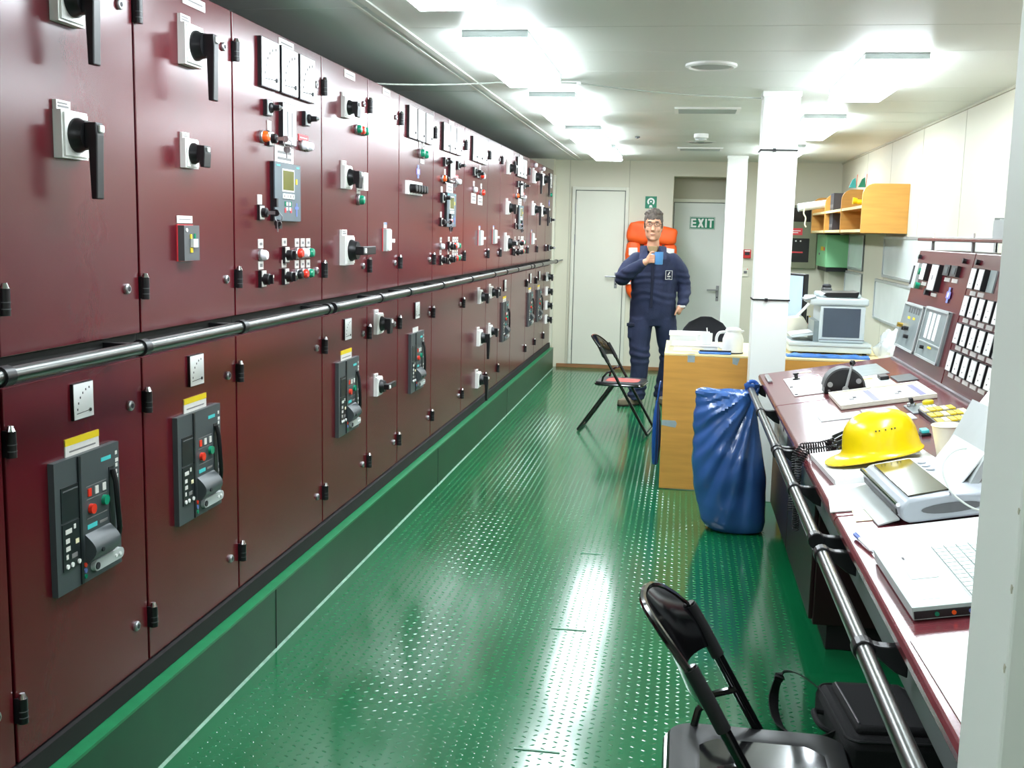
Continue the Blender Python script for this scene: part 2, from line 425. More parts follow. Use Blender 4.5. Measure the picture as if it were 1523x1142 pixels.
obj('chamber', MB().lathe([(.045, -.036), (.042, -.055), (.02, -.068), (.004, -.07)], (0, 0, 0), 24, 'grey_light'), t, smooth=True)
obj('guard_ring', MB().lathe([(.10, -.058), (.125, -.062), (.10, -.067)], (0, 0, 0), 28, 'white_plastic', cap=False), t, smooth=True)
for k in range(3):
    a = k*2*PI/3; obj('strut', MB().cyl((.04*math.cos(a), .04*math.sin(a), -.05), (.105*math.cos(a), .105*math.sin(a), -.062), .004, mt='white_plastic'), t)
t = thing('ceiling_sensor', 'tiny square sensor on the ceiling near the back wall', 'sensor', (-.42, 9.3, CEIL))
obj('body', MB().box(-.02, -.02, -.012, .02, .02, 0, 'grey_paint'), t, bev=.003); obj('lens', MB().ell((0, 0, -.012), (.012, .012, .006), 'black_gloss'), t, smooth=True)
# thin cable strung below the ceiling from the switchboard to the column
pts = []
A, B, Cc, D = Vector((-1.60, 5.15, 2.24)), Vector((-1.0, 5.95, 2.352)), Vector((-.60, 6.0, 2.353)), Vector((.41, 6.40, 2.325))
for a, b, s in ((A, B, .012), (B, Cc, 0), (Cc, D, .015)):
    for k in range(10): q = k/10; pts.append(a.lerp(b, q)-Vector((0, 0, s*4*q*(1-q))))
pts.append(D)
t = thing('ceiling_cable', 'thin pale cable sagging under the ceiling from cabinets to column', 'cable', (0, 0, 0))
obj('sheath', MB().tube(pts, .0042, 6, 'cable_white'), t, smooth=True)
for p in (B, Cc, D): obj('clip', MB().box(p.x-.012, p.y-.01, p.z-.008, p.x+.012, p.y+.01, p.z+.010, 'white_plastic'), t)
# ================================================================ SWITCHBOARD (local axes of every fitting: x out of the door, y to the right, z up)
XD = -1.47
CACHE = {}
def cached(key, fn, smooth=False):
    if key not in CACHE: CACHE[key] = fn().mesh(key, smooth)
    return CACHE[key]
class Cab:
    def __init__(s, y0, y1, label):
        s.y0, s.y1 = y0, y1; s.yc = (y0+y1)/2
        s.t = thing('switchgear_cabinet', label, 'cabinet', (XD, s.yc, .241), group='switchboard cabinets in a row')
        w = (y1-y0)/2; b = MB()
        b.box(-.62, -w+.001, .058, -.022, w-.001, 1.985, 'dark_gap')
        b.box(-.022, -w+.001, .935, -.014, w-.001, 1.012, 'dark_gap')
        obj('carcass', b, s.t)
        obj('kickboard', MB().box(-.60, -w, .002, .012, w, .056, 'dark_gap'), s.t)
        obj('upper_door', MB().box(-.02, -w+.005, 1.008, 0, w-.005, 1.989, 'maroon'), s.t, bev=.002)
        obj('lower_door', MB().box(-.02, -w+.005, .062, 0, w-.005, .939, 'maroon'), s.t, bev=.002)
    def put(s, name, me, y, z, scale=None, rot=None, x=0):
        return link(name, me, s.t, (x, y-s.yc, z-.241), rot, scale)
    def hw(s, hinges, locks):
        hm = cached('hinge', lambda: MB().cyl((.010, 0, -.032), (.010, 0, .028), .0115, mt='black_plastic').cyl((.010, 0, .028), (.010, 0, .040), .0105, .006, mt='chrome').box(-.004, -.012, -.03, .008, .012, .03, 'black_plastic').cyl((.010, 0, -.003), (.010, 0, -.001), .0122, mt='grey_paint').cyl((.010, 0, -.018), (.010, 0, -.016), .0122, mt='grey_paint'), True)
        for z in hinges: s.put("hinge", hm, s.y0+.013, z)
        lm = cached('lock', lambda: MB().lathe([(.014, 0), (.014, .006), (.011, .009), (.007, .009)], (0, 0, 0), 16, 'steel', 'x').cyl((.009, 0, 0), (.010, 0, 0), .0065, mt='ink'), True)
        for z in locks: s.put('lock', lm, s.y1-.072, z)
    # ---- fittings
    def switch(s, y, z, size=.112, kind='down', tag_=True):
        k = size/.112
        pm = cached('switch_plate', lambda: MB().box(0, -.056, -.056, .022, .056, .056, 'white_plastic').box(.022, -.050, -.050, .027, .050, .050, 'white_plastic'))
        p = s.put('rotary_switch', pm, y, z, k)
        if tag_:
            link('name_tag', cached('switch_tag', lambda: MB().box(0, -.055, .0565, .010, .004, .078, 'white_plastic').box(.010, -.05, .061, .0106, -.004, .066, 'print_grey').box(.010, -.05, .069, .0106, -.01, .073, 'print_grey')), p)
        link('hub', cached('switch_hub', lambda: MB().lathe([(.041, .027), (.041, .034), (.036, .042), (.034, .056)], (0, 0, 0), 24, 'black_plastic', 'x'), True), p)
        def lev(z1, w):
            b = MB()
            b.prism([(.054, .030), (.086, .030), (.088, .0), (.084, z1), (.068, z1), (.064, -.03), (.054, -.034)], -w, w, 'black_plastic')
            b.box(.086, -.010, .006, .094, .010, .024, 'white_plastic')
            return b
        if kind == 'down': link('lever', cached('lever_long', lambda: lev(-.15, .016)), p, bev=.003)
        elif kind == 'short': link('lever', cached('lever_short', lambda: lev(-.052, .030)), p, bev=.003)
        else: link('lever', cached('lever_long', lambda: lev(-.15, .016)), p, rot=(PI/2, 0, 0), bev=.003)
        return p
    def meter(s, y, z, w=.160, ticks=False):
        k = w/.16
        p = s.put('panel_meter', cached('meter_case', lambda: MB().box(0, -.083, -.083, .014, .083, .083, 'black_plastic')), y, z, k)
        link('dial_face', cached('meter_face', lambda: MB().box(.014, -.080, -.080, .0165, .080, .080, 'dial_white')), p)
        def sc():
            b = MB()
            for i in range(6):
                a = math.radians(95+i*15); b.cbox((.017, .055+.11*math.cos(a), -.055+.11*math.sin(a)), (.001, .007, .010), 'ink')
            return b
        link('scale_marks', cached('meter_scale', sc), p)
        link('needle', cached('meter_needle', lambda: MB().cyl((.0178, .05, -.05), (.0178, -.06, -.055), .0014, mt='ink').cyl((.0165, .05, -.05), (.0205, .05, -.05), .008, mt='ink')), p)
    def tag(s, y, z, w, h, mt='tag_white', lines=1):
        b = MB().box(0, -w/2, -h/2, .0025, w/2, h/2, mt)
        for i in range(lines):
            zz = h/2-h*(i+1)/(lines+1); b.box(.0025, -w*.38, zz-h*.07, .0029, w*.38, zz+h*.07, 'print_grey' if mt != 'red_print' else 'sign_white')
        s.put('name_plate', b.mesh('name_plate'), y, z)
    def button(s, y, z, col, r=.019, lab=False):
        p = s.put('indicator_lamp', cached('lamp_bezel', lambda: MB().lathe([(.021, 0), (.021, .008), (.018, .011)], (0, 0, 0), 18, 'steel', 'x'), True), y, z, r/.019)
        link('lens', cached('lens_'+col, lambda: MB().lathe([(.0185, .008), (.0185, .020), (.014, .027), (.004, .029)], (0, 0, 0), 18, col, 'x'), True), p)
        if lab: link('name_tag', cached('button_tag', lambda: MB().box(0, -.021, .024, .003, .021, .056, 'tag_white').box(.003, -.012, .034, .0034, .012, .044, 'print_grey')), p)
    def cam(s, y, z, k=1.0, lab=False):
        p = s.put('cam_switch', cached('cam_plate', lambda: MB().box(0, -.027, -.027, .014, .027, .027, 'black_plastic').box(.014, -.023, -.024, .017, .023, .024, 'grey_light')), y, z, k)
        link('knob', cached('cam_knob', lambda: MB().lathe([(.018, .017), (.018, .024), (.011, .030), (.010, .052)], (0, 0, 0), 16, 'black_plastic', 'x').cyl((.052, 0, 0), (.062, 0, 0), .007, .004, mt='steel'), True), p)
        if lab: link('name_tag', cached('cam_tag', lambda: MB().box(0, -.021, .030, .003, .021, .062, 'tag_white')), p)
    def rotary(s, y, z):
        p = s.put('selector_switch', cached('sel_plate', lambda: MB().box(0, -.022, -.030, .012, .022, .030, 'black_plastic').box(.012, -.018, -.026, .015, .018, .030, 'tag_white')), y, z)
        link('knob', cached('sel_knob', lambda: MB().lathe([(.020, .012), (.020, .034), (.017, .037)], (0, 0, 0), 18, 'black_plastic', 'x').box(.037, -.005, -.016, .048, .005, .016, 'black_plastic').box(.048, -.003, .006, .049, .003, .016, 'white_plastic'), True), p)
        link('name_tag', cached('sel_tag', lambda: MB().box(0, -.021, .034, .003, .021, .062, 'tag_white').box(.003, -.012, .042, .0034, .012, .054, 'print_grey')), p)
    def key(s, y, z, black=False):
        p = s.put('key_switch', cached('key_plate', lambda: MB().box(0, -.022, -.026, .010, .022, .026, 'black_plastic').box(.010, -.019, -.023, .012, .019, .023, 'tag_white').lathe([(.017, .012), (.017, .028), (.012, .032)], (0, 0, 0), 16, 'black_plastic', 'x'), True), y, z)
        link('name_tag', cached('key_tag', lambda: MB().box(0, -.018, .028, .003, .018, .062, 'tag_white')), p)
        mt = 'black_plastic' if black else 'steel'
        def ks():
            b = MB().box(.032, -.002, -.006, .058, .002, .006, 'steel').lathe([(.012, -.003), (.012, .003)], (.060, .004, 0), 14, mt, 'y')
            b.tube([(.066+.014*math.sin(a), .012, -.016+.014*math.cos(a)) for a in [2*PI*i/12 for i in range(12)]], .0018, 6, 'steel', True)
            b.box(.060, .010, -.066, .064, .014, -.028, 'steel').lathe([(.013, -.004), (.013, .004)], (.062, .016, -.036), 14, mt, 'y')
            if black: b.cbox((.06, .028, -.045), (.016, .026, .02), 'black_plastic').cbox((.06, .0, .035), (.014, .016, .03), 'black_plastic')
            return b
        link('key_bunch', cached('keys'+mt, ks), p)
    def sync(s, y, z):
        p = s.put('synchronising_meter', cached('sync_case', lambda: MB().box(0, -.068, -.074, .016, .068, .074, 'black_plastic')), y, z)
        link('dial_face', cached('sync_face', lambda: MB().box(.016, -.065, -.071, .0185, .065, .071, 'dial_white').box(.0185, -.030, -.045, .0195, -.020, .045, 'print_grey').box(.0185, .016, -.045, .0195, .026, .045, 'print_grey')), p)
    def ctrl(s, y, z):
        p = s.put('generator_controller', cached('ctrl_case', lambda: MB().box(.014, -.134, -.106, .028, .134, .106, 'black_plastic').box(.028, -.132, -.104, .032, .132, .104, 'ctrl_grey')), y, z, x=-.014)
        link('display', cached('ctrl_lcd', lambda: MB().box(.032, -.062, .002, .0335, .062, .084, 'tag_white').box(.0335, -.054, .008, .0345, .054, .078, 'lcd')), p)
        def keys():
            b = MB()
            for i in range(4): b.cbox((.034, -.045+.03*i, -.014), (.004, .022, .018), 'white_plastic').cbox((.0362, -.045+.03*i, -.014), (.0005, .006, .010), 'ink')
            for i in range(2):
                for j in range(2): b.cbox((.034, -.018+.03*i, -.042-.018*j), (.003, .012, .012), 'sign_white')
                b.cbox((.033, -.032+.058*i, -.042), (.002, .010, .018), 'green_lamp'); b.cbox((.033, -.032+.058*i, -.066), (.002, .012, .016), 'red_print')
            b.cbox((.033, .085, .042), (.002, .014, .020), 'yellow')
            b.cbox((.033, .086, -.062), (.001, .010, .050), 'blue_print').cbox((.033, .086, -.055), (.0012, .038, .010), 'blue_print')
            b.cbox((.033, -.10, .094), (.001, .036, .006), 'teal').cbox((.033, .10, .094), (.001, .03, .006), 'teal')
            return b
        link('keypad', cached('ctrl_keys', keys), p)['kind'] = 'stuff'
    def strip(s, y, z):
        p = s.put('moulded_breaker', cached('strip_case', lambda: MB().box(0, -.040, -.055, .020, .040, .055, 'grey_light').box(.020, -.024, -.050, .030, .024, .050, 'white_plastic').box(0, -.041, -.056, .003, .041, .056, 'red_print')), y, z)
        link('toggle', cached('strip_toggle', lambda: MB().box(.030, -.010, -.012, .050, .010, .006, 'white_plastic')), p)
        link('name_tag', cached('strip_tag', lambda: MB().box(0, -.024, .058, .003, .024, .086, 'tag_white').box(.003, -.022, .074, .0035, .022, .085, 'blue_print')), p)
    def breaker(s, y, z, yellow=True):
        p = s.put('circuit_breaker', cached('acb_frame', lambda: MB().box(0, -.150, -.165, .016, .150, .165, 'breaker_grey').box(.016, -.050, -.163, .020, -.040, .163, 'breaker_dark')), y, z)
        U = lambda u: -.15+.30*u
        Vv = lambda v: .165-.33*v
        def trip():
            b = MB()
            b.box(.016, U(.08), Vv(.46), .018, U(.33), Vv(.20), 'breaker_dark').box(.016, U(.08), Vv(.83), .0185, U(.33), Vv(.475), 'breaker_dark')
            b.box(.018, U(.10), Vv(.235), .019, U(.32), Vv(.225), 'grey_paint')
            for u, v, a, c in ((.12, .52, .09, 'tag_white'), (.24, .50, .03, 'tag_white'), (.12, .59, .055, 'tag_white'), (.12, .65, .06, 'tag_white'), (.26, .62, .05, 'paper_cream'), (.12, .71, .03, 'tag_white'), (.20, .72, .08, 'print_grey')):
                b.box(.0185, U(u), Vv(v+.035), .0195, U(u+a), Vv(v), c)
            for u in (.13, .20, .30): b.cyl((.0185, U(u), Vv(.80)), (.022, U(u), Vv(.80)), .006, mt='white_plastic', n=10)
            return b
        link('trip_unit', cached('acb_trip', trip), p)
        def but():
            b = MB()
            for u, c in ((.48, 'red_lamp'), (.59, 'tag_white'), (.71, 'tag_white')): b.box(.016, U(u), Vv(.345), .0185, U(u+.05), Vv(.285), c)
            for v in (.27, .37, .52): b.box(.016, U(.46), Vv(v), .0164, U(.78), Vv(v)+.002, 'print_grey')
            b.box(.016, U(.46), Vv(.60), .017, U(.61), Vv(.565), 'teal').box(.016, U(.65), Vv(.595), .017, U(.78), Vv(.575), 'print_grey')
            b.box(.016, U(.70), Vv(.115), .017, U(.86), Vv(.085), 'teal')
            return b
        link('indicator_panel', cached('acb_buttons', but), p)['kind'] = 'stuff'
        link('push_button', cached('acb_off', lambda: MB().cyl((.016, U(.52), Vv(.445)), (.026, U(.52), Vv(.445)), .013, mt='red_lamp'), True), p)
        link('push_button', cached('acb_on', lambda: MB().cyl((.016, U(.73), Vv(.42)), (.026, U(.73), Vv(.42)), .013, mt='green_lamp'), True), p)
        def tray():
            n = 9; poly = []
            for i in range(n): a = PI*i/(n-1); poly.append((.016+.030*math.sin(a), Vv(.63)-(.080)*(i/(n-1))))
            return MB().prism([(x, z) for x, z in poly], U(.42), U(.82), 'breaker_grey').cyl((.03, U(.52), Vv(.76)), (.049, U(.52), Vv(.76)), .006, mt='ink', n=10)
        link('cover', cached('acb_tray', tray, True), p)
        def lever():
            b = MB().box(.016, U(.82), Vv(.80), .018, U(.90), Vv(.18), 'breaker_dark')
            b.tube([(.022, U(.855), Vv(.20)), (.030, U(.855), Vv(.30)), (.034, U(.86), Vv(.55)), (.030, U(.90), Vv(.68)), (.024, U(.91), Vv(.78))], .007, 8, 'black_plastic')
            return b
        link('charging_lever', cached('acb_lever', lever, True), p)
        def latch():
            b = MB().prism([(U(.73)+a, Vv(.90)+c) for a, c in rrect(.145, .028, .0139)], .016, .028, 'grey_light', axis='x')
            b.cyl((.028, U(.53), Vv(.90)), (.031, U(.53), Vv(.90)), .009, mt='ink').cyl((.028, U(.90), Vv(.90)), (.031, U(.90), Vv(.90)), .005, mt='white_plastic').cyl((.028, U(.83), Vv(.90)), (.031, U(.83), Vv(.90)), .004, mt='white_plastic')
            for v, c in ((.86, 'red_lamp'), (.905, 'blue_print'), (.95, 'green_lamp')): b.cyl((.016, U(.40), Vv(v)), (.02, U(.40), Vv(v)), .006, mt=c, n=10)
            return b
        link('racking_latch', cached('acb_latch', latch), p)
        def marks():
            b = MB(); random.seed(11)
            for v in (.07, .13, .17, .22, .26, .40, .45, .53, .58, .64, .69): b.box(.016, U(.935), Vv(v+.03), .0166, U(.935+random.uniform(.02, .05)), Vv(v), 'tag_white' if random.random() > .4 else 'print_grey')
            return b
        link('printed_marks', cached('acb_marks', marks), p)
        if yellow: s.put('rating_label', cached('acb_label', lambda: MB().box(0, -.077, -.0, .003, .077, .046, 'tag_white').box(.003, -.06, .012, .0034, .06, .016, 'print_grey').box(0, -.077, .030, .0036, .077, .047, 'yellow')), y, z+.162)
        else: s.put('rating_label', cached('acb_label2', lambda: MB().box(0, -.060, -.0, .003, .060, .030, 'tag_white')), y, z+.162)
    def gen(s, y):    # the full generator panel, y = centre of its middle meter
        for d in (-.19, 0, .19): s.meter(y+d, 2.109)
        s.tag(y, 2.206, .15, .030)
        s.cam(y-.20, 1.959); s.cam(y+.19, 1.961); s.sync(y-.012, 1.919)
        s.tag(y-.03, 1.805, .185, .066, 'paper', 2)
        s.button(y-.245, 1.856, 'orange_lamp', .020); s.key(y-.175, 1.855)
        s.tag(y+.175, 1.887, .105, .024, 'red_print'); s.button(y+.155, 1.858, 'white_lamp'); s.button(y+.212, 1.858, 'white_lamp')
        s.ctrl(y-.035, 1.672); s.key(y-.27, 1.594, True)
        s.button(y-.265, 1.446, 'white_lamp', .019, True); s.rotary(y-.035, 1.442)
        for i, c in enumerate(('red_lamp', 'white_lamp', 'green_lamp')): s.button(y+.098+.063*i, 1.447, c, .019, True)
        s.rotary(y-.265, 1.362); s.rotary(y-.04, 1.362)
        for i, c in enumerate(('black_plastic', 'red_lamp', 'green_lamp')): s.button(y+.096+.063*i, 1.366, c, .018, True)
UP, LO, LOW = 2.107, 1.373, 1.056
SEAM = [2.14, 2.767, 3.408, 4.288, 4.938, 5.50, 6.277, 7.181, 8.081, 8.641, 9.301, 10.198, 10.862, 11.559, 12.16]
# a cabinet mostly outside the frame closes the row towards the viewer
c = Cab(1.50, 2.138, 'maroon switchgear cabinet at the near end of the row, cut off by the left edge')
c.hw((UP, LO, LOW, .45), (UP, LO, LOW, .45)); c.switch(1.82, 2.065); c.switch(1.82, 1.755); c.meter(1.82, 1.105, .092); c.breaker(1.82, .812)
c = Cab(SEAM[0], SEAM[1], 'maroon switchgear cabinet, nearest with two long-lever switches stacked above a breaker')
c.hw((UP, LO, LOW, .43), (UP, LO, LOW, .43)); c.switch(2.437, 2.065, .112); c.switch(2.434, 1.753, .112)
c.meter(2.455, 1.108, .088); c.breaker(2.452, .812)
c = Cab(SEAM[1], SEAM[2], 'maroon switchgear cabinet with one long-lever switch, one short switch and a small relay')
c.hw((UP, LO, LOW, .43), (UP, LO, LOW, .43)); c.tag(3.135, 2.200, .15, .030); c.switch(3.085, 2.068, .118); c.switch(3.07, 1.756, .086, 'short')
c.put('protection_relay', MB().box(0, -.052, -.054, .004, .05, .054, 'red_print').box(.004, -.051, -.052, .024, .05, .052, 'grey_paint').box(.024, -.01, -.012, .034, .02, .012, 'white_plastic').box(.024, -.015, .013, .027, -.005, .026, 'yellow').box(.024, -.015, -.028, .027, .0, -.014, 'yellow').box(.024, .012, .013, .027, .02, .028, 'green_lamp').cyl((.024, -.035, .038), (.026, -.035, .038), .006, mt='white_plastic').mesh('protection_relay'), 3.045, 1.493)
c.tag(3.045, 1.562, .10, .022); c.meter(3.094, 1.105, .092); c.breaker(3.09, .815)
c = Cab(SEAM[2], SEAM[3], 'wide maroon generator cabinet, nearest one with three meters and a grey controller')
c.hw((UP, LO, LOW, .43), (UP, LO, LOW, .43)); c.gen(3.895)
c = Cab(SEAM[3], SEAM[4], 'maroon switchgear cabinet with three different switches above, one lever turned sideways')
c.hw((UP, LO, LOW, .43), (UP, LO, LOW, .43)); c.tag(4.66, 2.206, .15, .032); c.switch(4.585, 2.06, .088, 'short')
for i, k in enumerate(('green_lamp', 'red_lamp', 'green_lamp')): c.button(4.755+.055*i, 1.985, k)
c.switch(4.585, 1.765, .10, 'short'); c.put('terminal_box', MB().box(0, -.03, -.04, .035, .03, .04, 'white_plastic').box(.035, -.012, -.006, .037, .012, .012, 'grey_light').mesh('terminal_box'), 4.80, 1.757)
c.button(4.79, 1.674, 'green_lamp', .022, True); c.switch(4.585, 1.450, .128, 'side')
c.meter(4.62, 1.10, .092); c.breaker(4.61, .80)
c = Cab(SEAM[4], SEAM[5], 'narrow maroon switchgear cabinet with a slim breaker above and two switches below')
c.hw((UP, LO, LOW, .43), (UP, LO, LOW, .43)); c.tag(5.25, 2.208, .13, .030); c.strip(5.24, 1.492); c.switch(5.10, 1.086, .100, 'short'); c.switch(5.10, .776, .092, 'side')
c = Cab(SEAM[5], SEAM[6], 'maroon switchgear cabinet with three meters, blue emblem and a white row of black knobs')
c.hw((UP, LO, LOW, .43), (UP, LO, LOW, .43))
for d in (-.19, 0, .19): c.meter(5.925+d, 2.112)
c.button(5.94, 1.967, 'green_lamp', .022, True); c.button(6.03, 1.964, 'green_lamp', .022, True); c.tag(6.0, 1.925, .09, .025)
EMB = cached('emblem', lambda: MB().box(0, -.022, -.05, .003, .022, .05, 'blue_print').box(0, -.05, -.022, .0032, .05, .022, 'violet_print').cyl((0, 0, 0), (.005, 0, 0), .016, mt='sign_white'))
c.put('blue_emblem', EMB, 5.91, 1.863, .72)
def knobrow():
    b = MB().box(0, -.16, -.036, .016, .16, .036, 'white_plastic')
    for i in range(5): b.lathe([(.024, .016), (.022, .05), (.018, .054)], (0, -.11+.06*i, -.004), 14, 'black_plastic', 'x')
    return b
c.put('knob_strip', knobrow().mesh('knob_strip', True), 5.79, 1.768)
c.meter(5.90, 1.096, .09); c.breaker(5.88, .81, False)
c = Cab(SEAM[6], SEAM[7], 'wide maroon generator cabinet, second from near with three meters and controller')
c.hw((UP, LO, LOW, .43), (UP, LO, LOW, .43)); c.gen(6.76); c.cam(6.50, 1.74, 1.1, True)
c = Cab(SEAM[7], SEAM[8], 'maroon switchgear cabinet with three meters above two paper notes and two low levers')
c.hw((UP, LO, LOW, .43), (UP, LO, LOW, .43))
for d in (-.185, 0, .185): c.meter(7.68+d, 2.108)
c.cam(7.50, 1.955, 1.1); c.cam(7.60, 1.945, 1.1); c.button(7.74, 1.94, 'red_lamp', .024, True); c.button(7.82, 1.935, 'white_lamp', .02)
c.button(7.52, 1.83, 'white_lamp', .02, True); c.button(7.80, 1.82, 'red_lamp', .022, True); c.tag(7.52, 1.77, .17, .07, 'tag_white', 2); c.tag(7.77, 1.765, .17, .07, 'tag_white', 2)
c.strip(7.76, 1.495); c.switch(7.79, 1.066, .10, 'short'); c.switch(7.79, .763, .116, 'down'); c.switch(7.76, .454, .114, 'down')
c = Cab(SEAM[8], SEAM[9], 'narrow maroon switchgear cabinet with a lone slim breaker and two low short switches')
c.hw((UP, LO, .43), (UP, LO)); c.strip(8.35, 1.502); c.switch(8.25, 1.075, .092, 'short'); c.switch(8.25, .772, .092, 'short')
c = Cab(SEAM[9], SEAM[10], 'maroon switchgear cabinet with two short switches over a sideways lever, breaker below')
c.hw((UP, LO, LOW, .43), ()); c.switch(8.97, 2.065, .10, 'short'); c.switch(8.97, 1.74, .11, 'short'); c.switch(8.93, 1.446, .128, 'side'); c.meter(8.95, 1.095, .092); c.breaker(8.95, .795)
c = Cab(SEAM[10], SEAM[11], 'wide maroon generator cabinet, farthest one with three meters and controller')
c.hw((UP, LO), ()); c.gen(9.72)
c = Cab(SEAM[11], SEAM[12], 'maroon switchgear cabinet, third from the far end, slim breaker under two long levers')
c.hw((UP, LO, LOW, .43), ()); c.switch(10.53, 2.073, .12); c.switch(10.53, 1.763, .114); c.strip(10.5, 1.48); c.meter(10.48, 1.095, .092); c.breaker(10.47, .795); c.button(10.6, 2.19, 'white_lamp', .022)
c = Cab(SEAM[12], SEAM[13], 'maroon switchgear cabinet, second from the far end, two long levers above a breaker')
c.hw((UP, LO, LOW, .43), ()); c.switch(11.16, 2.08, .12); c.switch(11.16, 1.762, .114); c.meter(11.14, 1.095, .092); c.breaker(11.13, .79); c.button(11.2, 2.19, 'white_lamp', .022)
c = Cab(SEAM[13], SEAM[14], 'maroon switchgear cabinet at the far end with four short switches stacked on its lower door')
c.hw((UP, LO, LOW, .43), ()); c.meter(11.86, 2.10, .15); c.button(11.86, 1.95, 'green_lamp', .022); c.put('blue_emblem', EMB, 11.84, 1.86, .7); c.cam(11.86, 1.68, 1.2); c.cam(11.84, 1.375, 1.2); c.cam(11.93, 1.375, 1.2)
for z in (1.062, .905, .75, .595): c.switch(11.78, z, .096, 'short', False)

# handrail along the switchboard: brackets stand in the gap between upper and lower doors
def rail_bracket(parent, x, y, z, dx, name='bracket'):
    b = MB().box(min(0, dx), -.014, -.006, max(0, dx), .014, .010, 'black_plastic').cyl((0, -.016, 0), (0, .016, 0), .0225, mt='black_plastic', n=16)
    return obj(name, b, parent, (x, y, z), smooth=True, bev=0)
t = thing('handrail', 'long grey steel handrail running along the maroon switchboard', 'handrail', (-1.38, 2.0, 1.228))
for a, b in ((-.55, 2.10), (2.155, 8.0), (8.05, 10.0)):
    obj('rail', MB().cyl((0, a, 0), (0, b, 0), .0175, n=16, mt='steel_rail'), t, smooth=True)
for y in (2.019, 2.605, 3.245, 4.087, 4.165, 4.842, 5.378, 6.146, 7.015, 7.889, 8.442, 9.023, 9.807, 10.03, 10.616, 11.872):
    rail_bracket(t, 0, y-2.0, 0, -.108)
# ================================================================ CONTROL CONSOLE
SA = math.atan(.1808); UB = math.atan(.178)
def sz(x): return .8+.1808*(x-.44)
CO = thing('control_console', 'maroon control console with sloping desk and upright instrument panel', 'console', (.9, 3.78, 0))
def wobj(name, mb, t, **k):
    return obj(name, mb, t, tuple(-v for v in t.location), **k)
for a, b in ((1.60, 2.946), (2.954, 4.886), (4.894, 6.0)):
    p = [(.452, .762), (.440, .772), (.438, .790), (.444, .801), (.456, sz(.456)), (1.137, sz(1.137)), (1.137, .86), (.56, .762)]
    wobj('desk_top', MB().prism(p, a, b, 'maroon_counter'), CO, bev=.003)
    p = [(1.137, .927), (1.239, 1.50), (1.45, 1.50), (1.45, .86), (1.137, .86)]
    wobj('upright_panel', MB().prism(p, a, b, 'maroon'), CO, bev=.004)
wobj('foot_trim', MB().box(1.118, 1.60, .9195, 1.136, 5.95, .9335, 'steel'), CO)
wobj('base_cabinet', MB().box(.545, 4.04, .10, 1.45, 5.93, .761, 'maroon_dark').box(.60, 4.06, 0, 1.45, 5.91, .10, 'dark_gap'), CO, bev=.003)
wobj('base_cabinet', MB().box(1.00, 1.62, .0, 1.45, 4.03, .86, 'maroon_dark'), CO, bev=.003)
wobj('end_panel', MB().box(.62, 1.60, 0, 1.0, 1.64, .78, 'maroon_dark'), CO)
wobj('apron', MB().box(.480, 1.61, .655, .495, 4.03, .762, 'grey_paint'), CO)
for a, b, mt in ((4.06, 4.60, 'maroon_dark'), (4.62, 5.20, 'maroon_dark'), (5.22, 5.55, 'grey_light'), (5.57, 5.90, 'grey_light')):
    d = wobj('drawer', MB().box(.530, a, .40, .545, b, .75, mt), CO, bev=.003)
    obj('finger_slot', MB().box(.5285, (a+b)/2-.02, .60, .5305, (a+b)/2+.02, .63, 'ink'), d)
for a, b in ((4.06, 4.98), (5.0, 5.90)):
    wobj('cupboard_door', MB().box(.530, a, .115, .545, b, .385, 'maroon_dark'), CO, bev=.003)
# shelf on little posts over the upright panel
wobj('top_shelf', MB().box(1.225, 2.2, 1.545, 1.46, 6.02, 1.562, 'maroon'), CO, bev=.004)
for y in (5.81, 5.03, 4.2, 3.4, 2.5): wobj('shelf_post', MB().cyl((1.26, y, 1.50), (1.26, y, 1.545), .008, mt='steel').cyl((1.26, y, 1.562), (1.26, y, 1.585), .005, mt='white_plastic'), CO, smooth=True)
def on_desk(name, mb, x, y, parent=CO, n=0, rz=0, **k):
    loc = Vector((x-n*math.sin(SA), y, sz(x)+n*math.cos(SA)))
    if parent: loc = loc-parent.location
    return obj(name, mb, parent, loc, rot=(Euler((0, -SA, 0)).to_matrix() @ Euler((0, 0, rz)).to_matrix()).to_euler(), **k)
def dplate(name, x0, y0, x1, y1, h, mt, **k):
    cx = (x0+x1)/2; w = (x1-x0)/math.cos(SA)/2; l = (y1-y0)/2
    return on_desk(name, MB().box(-w, -l, 0, w, l, h, mt), cx, (y0+y1)/2, **k)
# plates and controls let into the desk
pa = dplate('switch_plate', .541, 5.38, .716, 5.66, .006, 'white_plastic', bev=.002)
obj('knob', MB().lathe([(.020, .006), (.018, .012), (.010, .014), (.010, .03), (.016, .034), (.015, .04)], (-.03, .06, 0), 16, 'black_plastic'), pa, smooth=True)
obj('red_mimic_line', MB().box(.02, -.02, .006, .08, -.015, .0066, 'red_print').box(.05, -.02, .006, .054, .10, .0066, 'red_print').box(.06, .08, .006, .085, .12, .0066, 'red_print'), pa)
pb = dplate('switch_plate', .540, 5.07, .690, 5.36, .006, 'white_plastic', bev=.002)
for x, y in ((-.065, .12), (-.065, -.12)): obj('screw', MB().cyl((x, y, .006), (x, y, .009), .008, mt='ink', n=10), pb)
pc = dplate('switch_plate', .855, 5.03, .985, 5.40, .006, 'grey_light', bev=.002)
obj('rocker_switch', MB().box(.02, -.02, .006, .06, .07, .024, 'black_plastic'), pc, bev=.004)
obj('yellow_label', MB().box(-.045, .06, .006, .0, .10, .0066, 'yellow'), pc)
dplate('grille_plate', .86, 5.42, 1.02, 5.80, .004, 'grey_panel')
dplate('mimic_plate', 1.0, 5.10, 1.09, 5.30, .005, 'breaker_grey')
dplate('label_plate', .62, 5.83, .70, 5.87, .002, 'paper_cream')
dplate('edge_handle', .462, 5.62, .485, 5.88, .012, 'steel', bev=.004)
